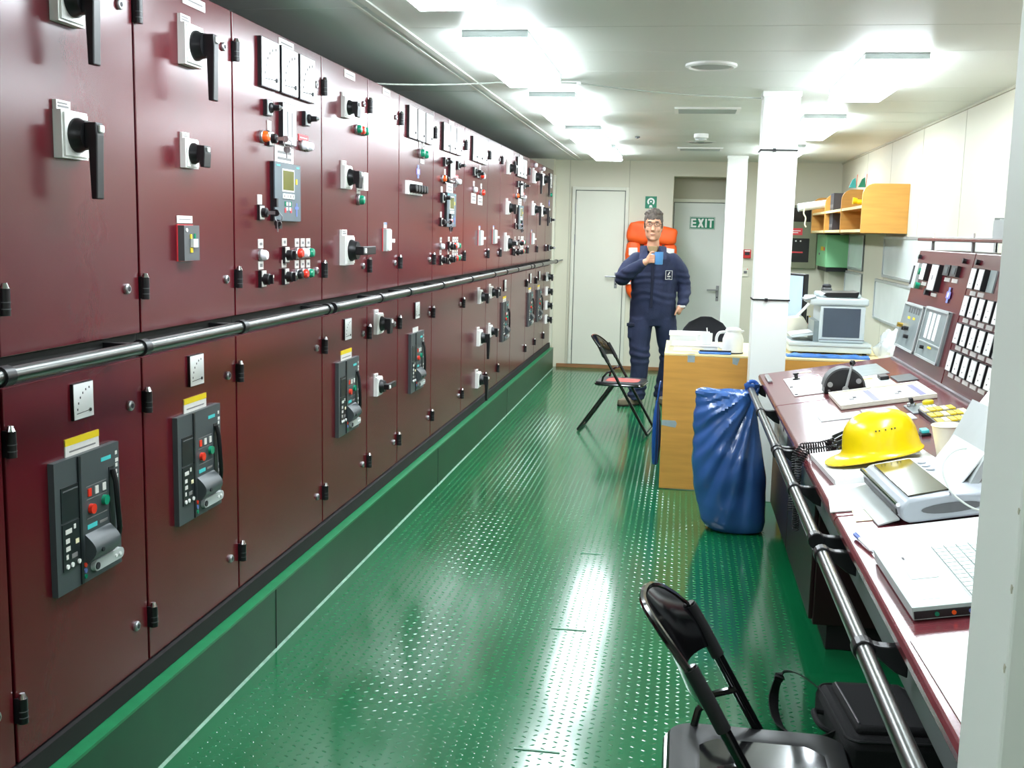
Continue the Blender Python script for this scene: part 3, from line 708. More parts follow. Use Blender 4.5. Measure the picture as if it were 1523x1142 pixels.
for a in ((.573, 4.36, .735, 4.49), (.745, 4.33, .876, 4.51), (.80, 4.19, .90, 4.31)): dplate('blank_plate', *a, .003, 'grey_light')
pg = dplate('key_panel', .905, 4.285, 1.01, 4.48, .006, 'grey_panel', bev=.002)
obj('knob', MB().lathe([(.018, .006), (.018, .018), (.015, .02)], (-.03, .05, 0), 16, 'chrome').box(-.036, .035, .02, -.024, .065, .040, 'black_plastic'), pg, smooth=True)
obj('yellow_button', MB().lathe([(.022, .006), (.022, .016), (.018, .02)], (.035, .06, 0), 16, 'yellow'), pg, smooth=True)
for k in range(4): obj('white_key', MB().cbox((-.005+.016*k, -.02, .008), (.009, .055, .004), 'white_plastic'), pg)
ph = dplate('alarm_keyboard', .925, 3.95, 1.045, 4.30, .018, 'black_plastic', bev=.003)
for j in range(3):
    for i in range(5): obj('key', MB().cbox((-.047+.0235*i, .115-.115*j, .020), (.020, .075, .005), 'yellow' if (i+j) % 3 else 'paper_cream'), ph)
dplate('label_plate', 1.06, 3.95, 1.085, 4.28, .003, 'paper_cream')
for j, y in enumerate((3.74, 3.60, 3.46)):
    b = dplate('push_button_strip', .925, y-.045, 1.075, y+.045, .016, 'black_plastic', bev=.002)
    for i, c in enumerate(('red_print', 'white_plastic', 'teal', 'white_plastic', 'teal', 'white_plastic')): obj('key', MB().cbox((-.06+.024*i, .0, .018), (.021, .07, .005), c), b)
for x, y in ((.862, 3.88), (.900, 3.46), (.925, 3.38)):
    gb = dplate('green_push_button', x-.016, y-.03, x+.016, y+.03, .010, 'black_plastic', bev=.002)
    obj('cap', MB().cbox((0, 0, .016), (.026, .050, .012), 'teal'), gb, bev=.003)
# engine telegraph: half-disc housing with lever
tg = obj('telegraph_housing', MB().prism([(.088*math.cos(a), .018+.088*math.sin(a)) for a in [PI*i/20 for i in range(21)]]+[(-.088, -.014), (.088, .014)], -.05, .05, 'black_plastic'), CO, Vector((.755, 5.09, sz(.755)))-CO.location, bev=.004)
obj('face_ring', MB().prism([(.092*math.cos(a), .018+.092*math.sin(a)) for a in [PI*i/20 for i in range(21)]]+[(.084*math.cos(a), .018+.084*math.sin(a)) for a in [PI*(20-i)/20 for i in range(21)]], -.052, .045, 'grey_paint'), tg)
for x, z, r in ((-.065, .030, .012), (.060, .052, .012), (-.068, .002, .005), (.066, .014, .005)): obj('bolt', MB().cyl((x, -.05, z), (x, -.056, z), r, mt='steel', n=14), tg)
obj('lever', MB().cyl((.004, -.05, .012), (.004, -.066, .012), .014, mt='grey_light').cyl((.004, -.060, .012), (.024, -.060, .125), .0065, .0055, mt='grey_light').ell((.026, -.060, .135), (.014, .014, .014), 'black_gloss'), tg, smooth=True)
# instruments on the upright panel (local x points into the panel)
def on_up(name, mb, y, z, parent=None, **k):
    p = Vector((1.137+.178*(z-.926), y, z))
    return obj(name, mb, CO, p-CO.location, rot=(0, UB, 0), **k)
def uprect(name, y0, y1, z0, z1, h, mt, **k):
    c = math.cos(UB); hh = (z1-z0)/c/2; w = (y1-y0)/2
    return on_up(name, MB().box(-h, -w, -hh, .004, w, hh, mt), (y0+y1)/2, (z0+z1)/2, **k)
def umeter(yc, zc, w=.09, h=.088):
    m = uprect('edgewise_meter', yc-w/2, yc+w/2, zc-h/2, zc+h/2, .022, 'black_plastic')
    obj('dial_face', MB().box(-.0245, -w/2+.004, -h/2+.003, -.022, w/2-.014, h/2-.003, 'dial_white'), m)
    obj('pointer', MB().box(-.0255, -.004, -h*.28, -.0243, .004, -h*.22, 'ink').box(-.0255, -.012, .0, -.0243, -.002, .003, 'print_grey'), m)
    uprect('name_plate', yc-w/2+.002, yc+w/2-.002, zc-h/2-.024, zc-h/2-.006, .003, 'tag_white')
sl = uprect('slide_control', 5.865, 5.985, 1.300, 1.430, .016, 'grey_light'); obj('slider', MB().box(-.019, .02, -.05, -.016, .05, .05, 'ink'), sl)
for z in (1.389, 1.317):
    on_up('green_push_button', MB().lathe([(.017, -.022), (.017, 0)], (0, 0, 0), 16, 'green_lamp', 'x'), 5.815, z, smooth=True)
umeter(5.71, 1.390, .105, .085)
m = uprect('tall_meter', 5.37, 5.525, 1.305, 1.433, .026, 'black_plastic'); obj('dial_face', MB().box(-.0285, -.07, -.06, -.026, .055, .06, 'dial_white'), m); obj('pointer', MB().box(-.0295, -.012, -.012, -.0283, .012, .012, 'print_grey'), m)
for z in (1.425, 1.395, 1.36, 1.325): uprect('name_plate', 5.565, 5.60, z-.008, z+.008, .003, 'tag_white')
on_up('selector_knob', MB().lathe([(.018, -.022), (.018, 0)], (0, 0, 0), 16, 'black_plastic', 'x'), 5.56, 1.298, smooth=True)
uprect('name_plate', 5.39, 5.50, 1.282, 1.298, .003, 'tag_white')
for y in (5.26, 5.12):
    m = uprect('indicator_block', y-.055, y+.055, 1.388, 1.437, .018, 'black_plastic'); obj('window', MB().box(-.020, -.035, -.015, -.018, .02, .015, 'breaker_grey'), m)
    uprect('name_plate', y-.05, y+.05, 1.362, 1.380, .003, 'tag_white')
link('blue_emblem', EMB, CO, Vector((1.137+.178*(1.305-.926)-.004, 5.15, 1.305))-CO.location, rot=(0, -UB, PI), scale=.72)
for y in (5.93, 5.02, 4.80): on_up('panel_lock', MB().lathe([(.012, -.016), (.012, 0)], (0, 0, 0), 14, 'black_plastic', 'x'), y, 1.462, smooth=True)
def cover(y0, y1, z0, z1, strips):
    m = uprect('instrument_cover', y0, y1, z0, z1, .012, 'grey_panel', bev=.003)
    hh = (z1-z0)/2; w = (y1-y0)/2
    for a in ((-w, -hh, w, -hh+.010), (-w, hh-.010, w, hh), (-w, -hh, -w+.012, hh), (w-.012, -hh, w, hh)): obj('cover_frame', MB().box(-.018, a[0], a[1], -.012, a[2], a[3], 'grey_light'), m)
    if strips:
        for k in range(3): obj('paper_strip', MB().box(-.0135, -.075+.085*k, -.025, -.012, -.02+.085*k, .098, 'paper'), m)
        obj('shelf_bar', MB().box(-.016, -w+.012, -.046, -.012, w-.012, -.040, 'grey_light'), m)
        obj('small_knob', MB().cyl((-.012, .10, -.07), (-.03, .10, -.07), .009, mt='black_plastic'), m); obj('yellow_label', MB().box(-.0128, -.05, -.066, -.012, .02, -.056, 'yellow'), m)
    else:
        for k in range(5): obj('vent_slot', MB().box(-.0128, -.15+.055*k, .07, -.012, -.115+.055*k, .10, 'grey_paint'), m)
        for y, z in ((.02, -.01), (.07, -.015), (-.02, -.05)): obj('small_knob', MB().cyl((-.012, y, z), (-.034, y, z), .010, mt='black_plastic'), m)
        obj('yellow_label', MB().box(-.0128, -.08, .040, -.012, -.03, .052, 'yellow').box(-.0128, .03, .038, -.012, .09, .050, 'yellow'), m); obj('small_key', MB().cyl((-.012, .17, -.005), (-.04, .17, -.005), .012, mt='brass'), m)
cover(5.51, 5.955, .990, 1.226, False)
cover(5.005, 5.455, .992, 1.235, True)
for r, z in enumerate((1.392, 1.277, 1.160, 1.043)):
    for c_ in range(6):
        if r == 0 and c_ == 2: uprect('blank_plate', 4.49, 4.58, z-.044, z+.044, .006, 'grey_panel'); continue
        if r == 0 and c_ > 2: continue
        umeter(4.768-.120*c_, z)
# handrail before the console
t = thing('handrail', 'short grey steel handrail on black brackets before the control console', 'handrail', (.385, 3.7, .75))
for a, b in ((5.83, 4.14), (4.06, 2.89), (2.75, 1.52)):
    obj('rail', MB().cyl((0, a-3.7, 0), (0, b-3.7, 0), .0175, n=16, mt='steel_rail'), t, smooth=True)
for y in (5.83, 5.0, 4.13, 4.065, 3.47, 2.89, 2.755, 2.115, 1.53):
    b = MB().prism([(0, -.018), (.025, -.012), (.06, -.04), (.085, -.05), (.085, .012), (.03, .012), (0, .018)], -.014, .014, 'black_plastic').cyl((0, -.018, 0), (0, .018, 0), .0225, mt='black_plastic', n=16)
    obj('bracket', b, t, (0, y-3.7, 0), bev=.003)

# ---------------------------------------------------------------- loose things on the console
def sheet(name, label, cat, x, y, w, l, rz, n=.001, h=.0015, mt='paper', printed=True, grp=None, curl=0):
    """paper lying on the sloping desk, w across the slope, l along the desk"""
    b = MB(); N = 6
    vs = []; fs = []
    for k in (0, 1):
        for i in range(N+1):
            for j in range(N+1):
                u = -w/2+w*i/N; v = -l/2+l*j/N
                vs.append((u, v, h*k+curl*(abs(u)/(w/2))**2*max(0, -u/(w/2))))
    M2 = (N+1)**2
    for i in range(N):
        for j in range(N):
            a = i*(N+1)+j; q = (a, a+N+1, a+N+2, a+1)
            fs += [tuple(x_+M2 for x_ in q), tuple(reversed(q))]
    for i in range(N):
        for (a, b_) in ((i, i+1), ((N+1)*N+i+1, (N+1)*N+i)): fs.append((a, b_, b_+M2, a+M2))
        for (a, b_) in (((i+1)*(N+1), i*(N+1)), (i*(N+1)+N, (i+1)*(N+1)+N)): fs.append((a, b_, b_+M2, a+M2))
    b.add(vs, fs, mt)
    o = on_desk(name, b, x, y, None, n, rz)
    tag(o, label, cat, grp)
    if printed:
        pr = MB(); random.seed(int(x*1000))
        for i in range(9): pr.box(-w*.36, l*.38-l*.085*i, h, -w*.36+w*random.uniform(.35, .7), l*.38-l*.085*i+.0025, h+.0004, 'print_grey')
        obj('print', pr, o)
    return o
# framed plans
fr = thing('document_frame', 'cream framed board with two printed sheets lying on the sloping console', 'frame')
cx = .866; fr.location = (cx, 4.765, sz(cx)); fr.rotation_euler = (0, -SA, 0)
w, l = .192, .195
obj('board', MB().box(-w, -l, .001, w, l, .014, 'off_white'), fr, bev=.003)
for a in ((-w, -l, w, -l+.014), (-w, l-.014, w, l), (-w, -l+.014, -w+.014, l-.014), (w-.014, -l+.014, w, l-.014)): obj('rim', MB().box(a[0], a[1], .014, a[2], a[3], .020, 'off_white'), fr)
obj('divider', MB().box(-.010, -l+.014, .014, .010, l-.014, .017, 'off_white'), fr)
for s, x0, x1 in ((0, -.165, -.022), (1, .022, .165)):
    d = obj('plan_sheet', MB().box(x0, -.15, .014, x1, .15, .0148, 'paper'), fr)
    obj('blue_band', MB().box(x1-.030, -.148, .0148, x1-.004, .148, .0152, 'violet_print'), d)
    obj('print', MB().box(x0+.03, -.06, .0148, x0+.05, -.02, .0152, 'print_grey').box(x0+.05, -.02, .0148, x0+.065, .02, .0152, 'ink').box(x0+.02, .04, .0148, x0+.09, .045, .0152, 'print_grey').box(x0+.02, .08, .0148, x0+.08, .084, .0152, 'print_grey'), d)
# hard hat
def hardhat(label, loc, rot):
    t = thing('hard_hat', label, 'helmet', loc, rot=rot)
    n = 48; rings = []
    prof = [(1.0, 0.0), (.985, .022), (.965, .045), (.93, .075), (.86, .105), (.74, .130), (.56, .149), (.34, .160), (.12, .1645)]
    def R(th, k):
        ex = .142 if math.cos(th) > 0 else .140
        return ex*math.cos(th)*k, .112*math.sin(th)*k
    def brim(th): return .010+.058*max(0, math.cos(th))**2.0
    for sgn in (0,):
        for d, dz in ((1, -.013), (1, -.009), (.5, -.004), (.12, .004)):
            ring = []
            for i in range(n):
                th = 2*PI*i/n; x, y = R(th, 1); L = math.hypot(x, y); e = brim(th)*d
                ring.append((x*(1+e/L), y*(1+e/L), dz-.012*max(0, math.cos(th))**2*d))
            rings.append(ring)
    for k, z in prof[1:]:
        ring = []
        for i in range(n):
            th = 2*PI*i/n; x, y = R(th, k)
            rib = .004*math.exp(-(y/.016)**2)*min(1, z/.08) + .0025*(math.exp(-((abs(y)-.05)/.008)**2))*min(1, z/.08)
            ring.append((x, y, z+rib))
        rings.append(ring)
    inner = [[(p[0]*.955, p[1]*.955, p[2]*.97+.001) for p in r] for r in rings[3:]]
    b = MB(); allr = list(reversed(inner))+[[(p[0]*.99, p[1]*.99, p[2]-.003) for p in rings[0]]]+rings
    b.loft(allr, 'hat_yellow', cap=True)
    obj('shell', b, t, smooth=True)
    for a in (-.034, -.022, 0, .022, .034):
        for s in (-1, 1):
            x = a; k = .80; y = .112*.89*s*math.sqrt(max(0, 1-(x/.142)**2))
            obj('vent_hole', MB().ell((x, y, .100), (.0028, .0045, .003), 'ink', 8, 6), t)
    band = MB(); ring0 = []
    for z in (-.022, .012): ring0.append([(.118*math.cos(2*PI*i/32), .094*math.sin(2*PI*i/32), z) for i in range(32)])
    ring1 = [[(p[0]*.97, p[1]*.97, p[2]) for p in r] for r in reversed(ring0)]
    band.loft(ring0+ring1+[ring0[0]], 'grey_paint', cap=False)
    obj('head_band', band, t)
    obj('adjuster', MB().box(-.128, -.03, -.035, -.112, .03, -.006, 'grey_light'), t, bev=.003)
    return t
hardhat('bright yellow hard hat lying on papers on the console', (.648, 3.49, .893), Euler((0, .15, 0)).to_matrix().to_euler())
hh = bpy.data.objects['hard_hat']; hh.scale = (.86, .86, .76)
hh.rotation_euler = (Euler((0, -.21, 0)).to_matrix() @ Euler((0, 0, PI+.10)).to_matrix()).to_euler()
sheet('paper_stack', 'thick stack of white papers under the yellow hard hat', 'papers', .635, 3.50, .33, .42, .06, .001, .020)
sheet('paper_sheet', 'white sheet on the maroon desk in front of the paper stack', 'paper', .56, 3.13, .23, .30, -.10, .001, .003, printed=False)
sheet('paper_sheet', 'broad white sheet tucked under the far side of the laptop', 'paper', .66, 2.665, .38, .26, .03, .001, .0015, printed=False)
sheet('paper_sheet', 'white sheet before the laptop at the near end of the console', 'paper', .62, 1.86, .33, .36, .02, .001, .0015, printed=False)
sheet('note_card', 'small cream card on the maroon desk between papers and laptop', 'card', .535, 2.93, .10, .11, -.05, .001, .001, 'paper_cream', False)
# paper cup
t = thing('paper_cup', 'cream paper cup standing beside the yellow hard hat', 'cup', (.842, 3.455, sz(.842)+.004), rot=(0, -SA*.5, 0))
obj('body', MB().lathe([(.031, 0), (.046, .108), (.044, .108), (.030, .004)], (0, 0, 0), 28, 'cup_cream', cap=True), t, smooth=True)
obj('rim', MB().tube([(.0462*math.cos(2*PI*i/28), .0462*math.sin(2*PI*i/28), .109) for i in range(28)], .0024, 6, 'cup_cream', True), t, smooth=True)
obj('print', MB().cbox((.022, -.0335, .055), (.012, .002, .03), 'print_grey').cbox((.030, -.027, .048), (.006, .006, .014), 'teal'), t)
# telephone handset with coiled cords
def helix(pts, r, pitch, wr, mt):
    P = [Vector(p) for p in pts]; out = []
    L = [0]
    for a, b in zip(P, P[1:]): L.append(L[-1]+(b-a).length)
    tot = L[-1]; n = int(tot/pitch*9)
    for i in range(n+1):
        s = tot*i/n; k = max(j for j in range(len(L)) if L[j] <= s+1e-9); k = min(k, len(P)-2)
        q = (s-L[k])/(L[k+1]-L[k]); c = P[k].lerp(P[k+1], q); tdir = (P[k+1]-P[k]).normalized()
        x = tdir.orthogonal().normalized(); y = tdir.cross(x); a = 2*PI*s/pitch
        out.append(c+x*r*math.cos(a)+y*r*math.sin(a))
    return MB().tube(out, wr, 5, mt)
def handset(label, x, y, rz, cordpts, n):
    t = thing('telephone_handset', label, 'telephone', (x, y, sz(x)+n), rot=(Euler((0, -SA, 0)).to_matrix() @ Euler((0, 0, rz)).to_matrix()).to_euler(), group='telephone handsets on the console')
    obj('grip', MB().tube([(-.085, 0, .026), (-.05, 0, .040), (0, 0, .046), (.05, 0, .040), (.085, 0, .026)], .016, 10, 'black_gloss', rad=[.019, .015, .014, .015, .019]), t, smooth=True)
    for s in (-1, 1): obj('earpiece' if s > 0 else 'mouthpiece', MB().lathe([(.026, 0), (.028, .012), (.02, .028), (.008, .032)], (s*.088, 0, .002), 18, 'black_gloss'), t, smooth=True)
    inv = t.rotation_euler.to_matrix().inverted()
    obj('coiled_cord', helix([inv @ (Vector(p)-t.location) for p in cordpts], .0105, .0085, .0026, 'black_rubber'), t, smooth=True)
handset('black telephone handset behind the hard hat, farther coiled cord', .640, 3.86, .15, [(.555, 3.845, sz(.555)+.025), (.50, 3.84, .830), (.445, 3.83, .824), (.420, 3.82, .79), (.418, 3.80, .70), (.415, 3.79, .60)], .001)
handset('black telephone handset half hidden by the hard hat, nearer coiled cord', .640, 3.735, .05, [(.553, 3.730, sz(.553)+.025), (.50, 3.725, .835), (.445, 3.72, .826), (.420, 3.70, .79), (.418, 3.70, .66), (.425, 3.72, .55)], .001)
# portable printer with sheet feeder
t = thing('portable_printer', 'silver portable printer with dark glass lid and a sheet in its feeder', 'printer', (.665, 3.02, sz(.665)+.005), rot=(Euler((0, -SA, 0)).to_matrix() @ Euler((0, 0, .05)).to_matrix()).to_euler())
p = [(-.095, .012), (-.075, 0), (.15, 0), (.15, .055), (.03, .068), (-.075, .062), (-.098, .040)]
obj('body', MB().prism(p, -.225, .225, 'printer_silver'), t, bev=.008, smooth=True)
obj('glass_lid', MB().prism([(-.068, .0625), (.035, .0685), (.035, .072), (-.068, .067)], -.200, .190, 'smoke_glass'), t, bev=.002)
obj('output_slot', MB().box(-.1005, -.19, .018, -.088, .19, .034, 'black_plastic'), t, bev=.002)
obj('front_bar', MB().tube([(-.098, -.215, .05), (-.098, .215, .05)], .006, 8, 'chrome'), t, smooth=True)
obj('output_tray', MB().prism([(-.15, -.004), (-.095, .006), (-.095, .010), (-.15, .0)], -.20, .20, 'grey_light'), t)
obj('side_grip', MB().prism([(.03+.075*math.cos(2*PI*i/20), .030+.013*math.sin(2*PI*i/20)) for i in range(20)], -.2275, -.2245, 'grey_paint'), t)
for k in range(3): obj('button', MB().cyl((.055, .05+.045*k, .066), (.055, .05+.045*k, .070), .012, mt='printer_silver', n=14), t)
fd = obj('sheet_feeder', MB().prism([(.10, .05), (.12, .045), (.235, .215), (.22, .225)], -.13, .17, 'grey_light'), t)
obj('sheet', MB().prism([(.085, .058), (.088, .056), (.31, .285), (.306, .288)], -.115, .16, 'paper'), fd)
# white usb cable looping over the printer
pts = [(.80, 2.70, .905), (.735, 2.72, .90), (.695, 2.80, .925), (.70, 2.92, .965), (.76, 3.02, .99), (.84, 3.05, .98), (.90, 3.02, .935), (.95, 2.95, .905)]
def smooth_pts(P, n=8):
    P = [Vector(p) for p in P]; out = []
    for i in range(len(P)-1):
        a, b, c, d = P[max(i-1, 0)], P[i], P[i+1], P[min(i+2, len(P)-1)]
        for k in range(n):
            q = k/n; out.append(.5*((2*b)+(c-a)*q+(2*a-5*b+4*c-d)*q*q+(3*b-a-3*c+d)*q**3))
    return out+[P[-1]]
t = thing('data_cable', 'thin white cable looping in front of the silver printer', 'cable', (.80, 2.70, .905))
obj('sheath', MB().tube([p-t.location for p in smooth_pts(pts)], .0028, 6, 'cable_white'), t, smooth=True); obj('plug', MB().cbox((.01, 0, 0), (.03, .014, .008), 'white_plastic'), t)
# laptop
lp = thing('laptop', 'open silver laptop on white papers at the near end of the console', 'laptop', (.475, 2.325, sz(.475)+.004), rot=(Euler((0, -SA, 0)).to_matrix() @ Euler((0, 0, .015)).to_matrix()).to_euler())
obj('base', MB().box(0, -.20, 0, .285, .20, .026, 'laptop_silver').box(.002, -.2012, .002, .283, -.199, .018, 'black_plastic'), lp, bev=.003)
obj('touchpad', MB().box(.035, -.035, .026, .09, .045, .0268, 'grey_light'), lp)
obj('sticker', MB().box(.035, .09, .026, .075, .145, .0265, 'paper').box(.045, .10, .0265, .05, .12, .0268, 'ink'), lp)
obj('sticker', MB().box(.03, -.16, .026, .065, -.075, .0265, 'paper'), lp)
kb = obj('keyboard_well', MB().box(.118, -.175, .026, .255, .175, .0268, 'grey_light'), lp)
for i in range(5):
    for j in range(13): obj('key', MB().cbox((.133+.0265*i, -.158+.0263*j, .0285), (.0225, .0225, .0035), 'key_silver'), kb)
sc = obj('screen', MB().prism([(.285, .024), (.30, .020), (.385, .28), (.372, .285)], -.20, .20, 'laptop_silver'), lp, bev=.002)
obj('panel', MB().prism([(.2875, .04), (.2895, .04), (.3665, .27), (.3645, .27)], -.18, .18, 'dark_screen'), sc)
for j, c_ in enumerate(('green_lamp', 'orange_lamp', 'blue_print')): obj('audio_socket', MB().cyl((.045+.032*j, -.2015, .010), (.045+.032*j, -.2035, .010), .0045, mt=c_, n=10), lp)
t = thing('memory_stick', 'small violet memory stick plugged into the side of the laptop', 'memory stick', (.62, 2.112, sz(.62)+.012), rot=(0, -SA, 0))
obj('body', MB().cbox((0, -.020, 0), (.020, .045, .009), 'violet_print'), t, bev=.002); obj('connector', MB().cbox((0, .006, 0), (.013, .012, .005), 'steel'), t); obj('cap', MB().cbox((0, -.038, 0), (.02, .012, .0095), 'red_print'), t)
t = thing('ballpoint_pen', 'blue and white ballpoint pen lying at the front edge of the console', 'pen', (.468, 2.66, sz(.468)+.008), rot=(0, 0, .12))
obj('barrel', MB().cyl((0, -.07, 0), (0, .04, 0), .0045, mt='white_plastic'), t, smooth=True); obj('cap', MB().cyl((0, .035, 0), (0, .075, 0), .0055, mt='blue_print').box(-.001, .04, .005, .001, .07, .0075, 'blue_print'), t); obj('tip', MB().cyl((0, -.07, 0), (0, -.08, 0), .0045, .001, mt='steel'), t)
# letter rack on the top shelf
t = thing('letter_rack', 'grey letter rack holding white papers on the console top shelf', 'letter rack', (1.34, 4.62, 1.5622))
obj('back', MB().box(-.09, .075, 0, .09, .080, .085, 'grey_light'), t, bev=.002); obj('base', MB().box(-.09, -.08, 0, .09, .080, .008, 'grey_light'), t, bev=.002)
for s in (-1, 1): obj('side', MB().box(s*.09-.003, -.08, 0, s*.09+.003, .080, .075, 'grey_light'), t)
for k in range(3): obj('papers', MB().box(-.08, .02-.03*k, .008, .08, .035-.03*k, .080-.008*k, 'paper'), t)
# ================================================================ FOLDING CHAIRS
def folding_chair(label, loc, rz, scale, dish):
    t = thing('folding_chair', label, 'chair', loc, rz, 'black folding chairs', scale=scale)
    W = .195
    for s in (-1, 1):
        y = s*W
        obj('back_leg_tube' if False else 'front_leg', MB().tube([(-.118, y*.97, .725), (-.084, y, .667), (.042, y, .448), (.30, y, .012)], .0125, 10, 'black_gloss'), t, smooth=True)
        obj('rear_leg', MB().tube([(.07, s*(W-.03), .405), (-.02, s*(W-.03), .40), (-.29, s*(W-.03), .012)], .0115, 10, 'black_gloss'), t, smooth=True)
        obj('link_arm', MB().tube([(-.002, y*.96, .525), (-.05, y*.94, .51), (-.085, y*.92, .47), (-.095, y*.90, .425)], .009, 8, 'black_gloss'), t, smooth=True)
        obj('grip_sleeve', MB().tube([(-.116, y*.975, .72), (-.084, y, .667), (-.046, y, .60)], .0155, 10, 'black_rubber'), t, smooth=True)
    obj('front_foot_bar', MB().tube([(.30, -W, .012), (.30, W, .012)], .0125, 10, 'black_gloss'), t, smooth=True)
    obj('rear_foot_bar', MB().tube([(-.29, -W+.03, .012), (-.29, W-.03, .012)], .0115, 10, 'black_gloss'), t, smooth=True)
    # curved backrest plate
    n = 14; m_ = 7; vs = []; fs = []
    for k in (0, 1):
        for i in range(n+1):
            u = -1+2*i/n; y = u*W*.99
            top = .800-.085*abs(u)**3.5; bot = .625+.012*(1-u*u)
            for j in range(m_+1):
                z = bot+(top-bot)*j/m_
                x = -.060-(z-.62)*.575-.052*(1-u*u)-.010*k+.006*math.sin(PI*j/m_)
                vs.append((x, y, z))
    M2 = (n+1)*(m_+1)
    for i in range(n):
        for j in range(m_):
            a = i*(m_+1)+j; q = (a, a+m_+1, a+m_+2, a+1); fs += [q, tuple(reversed([x_+M2 for x_ in q]))]
    for i in range(n):
        for j in (0, m_): a = i*(m_+1)+j; fs.append((a, a+m_+1, a+m_+1+M2, a+M2))
    for j in range(m_):
        for i in (0, n): a = i*(m_+1)+j; fs.append((a, a+1, a+1+M2, a+M2))
    obj('backrest', MB().add(vs, fs, 'black_gloss'), t, smooth=True)
    rim = []
    for i in range(n+1):
        u = -1+2*i/n; z = .800-.085*abs(u)**3.5; rim.append((-.065-(z-.62)*.575-.052*(1-u*u), u*W*.99, z))
    obj('backrest_rim', MB().tube(rim, .0085, 8, 'black_gloss'), t, smooth=True)
    # seat pan with a dished oval
    poly = rrect(.40, .385, .06, 6)
    b = MB(); ring = lambda s, z: [(.045+p[0]*s, p[1]*s, z) for p in poly]
    oval = lambda s, z: [(.055+.165*s*math.cos(a), .150*s*math.sin(a), z) for a in [math.atan2(p[1], p[0]) for p in poly]]
    b.loft([ring(.97, .402), ring(1.0, .410), ring(1.0, .424), ring(.97, .432), oval(1.08, .434), oval(1.0, .430)], 'black_plastic', cap=False)
    b.loft([oval(1.0, .430), oval(.7, .421), oval(.35, .417), oval(.03, .416)], dish, cap=True)
    b.loft([ring(.97, .402), ring(.4, .400), ring(.02, .400)], 'black_plastic', cap=True)
    obj('seat', b, t, smooth=True)
    obj('seat_rim', MB().tube([(p[0]+.045, p[1], .408) for p in poly], .010, 8, 'black_gloss', True), t, smooth=True)
folding_chair('black folding chair in the foreground, beside the console handrail', (.165, 2.22, 0.0025), 0, .985, 'black_gloss')
folding_chair('black folding chair standing free in the aisle before the man', (-.475, 8.465, 0.0025), -.113, .93, 'seat_reflection')

# ================================================================ LAPTOP BAG
t = thing('laptop_bag', 'black fabric laptop bag on the floor under the console rail', 'bag', (.655, 3.27, .003), rz=.10)
obj('body', MB().box(-.15, -.21, 0, .15, .21, .115, 'black_fabric'), t, bev=.03, smooth=True)
obj('front_pocket', MB().box(-.11, -.17, .105, .11, .16, .140, 'black_fabric'), t, bev=.014, smooth=True)
obj('piping', MB().tube([(p[0], p[1], .108) for p in rrect(.285, .405, .04)], .0045, 6, 'black_rubber', True), t, smooth=True)
obj('zip', MB().tube([(-.10, -.15, .141), (-.10, 0, .1425), (-.10, .14, .141)], .003, 6, 'steel'), t, smooth=True)
strap = smooth_pts([(-.12, .17, .09), (-.20, .22, .13), (-.25, .24, .12), (-.28, .20, .05), (-.28, .10, .012), (-.24, .02, .010), (-.19, -.04, .03), (-.13, -.08, .08)])
b = MB(); rings = []
for k, p in enumerate(strap):
    q = strap[min(k+1, len(strap)-1)]-strap[max(k-1, 0)]; q.normalize(); sdir = q.cross(Vector((.5, .2, .85))).normalized(); nn = q.cross(sdir)
    rings.append([tuple(p+sdir*a+nn*c_) for a, c_ in ((-.020, -.0018), (.020, -.0018), (.020, .0018), (-.020, .0018))])
b.loft(rings, 'black_rubber'); obj('shoulder_strap', b, t)
obj('handle', MB().tube(smooth_pts([(-.148, -.07, .07), (-.185, -.05, .08), (-.185, .05, .08), (-.148, .07, .07)]), .009, 8, 'black_fabric'), t, smooth=True)

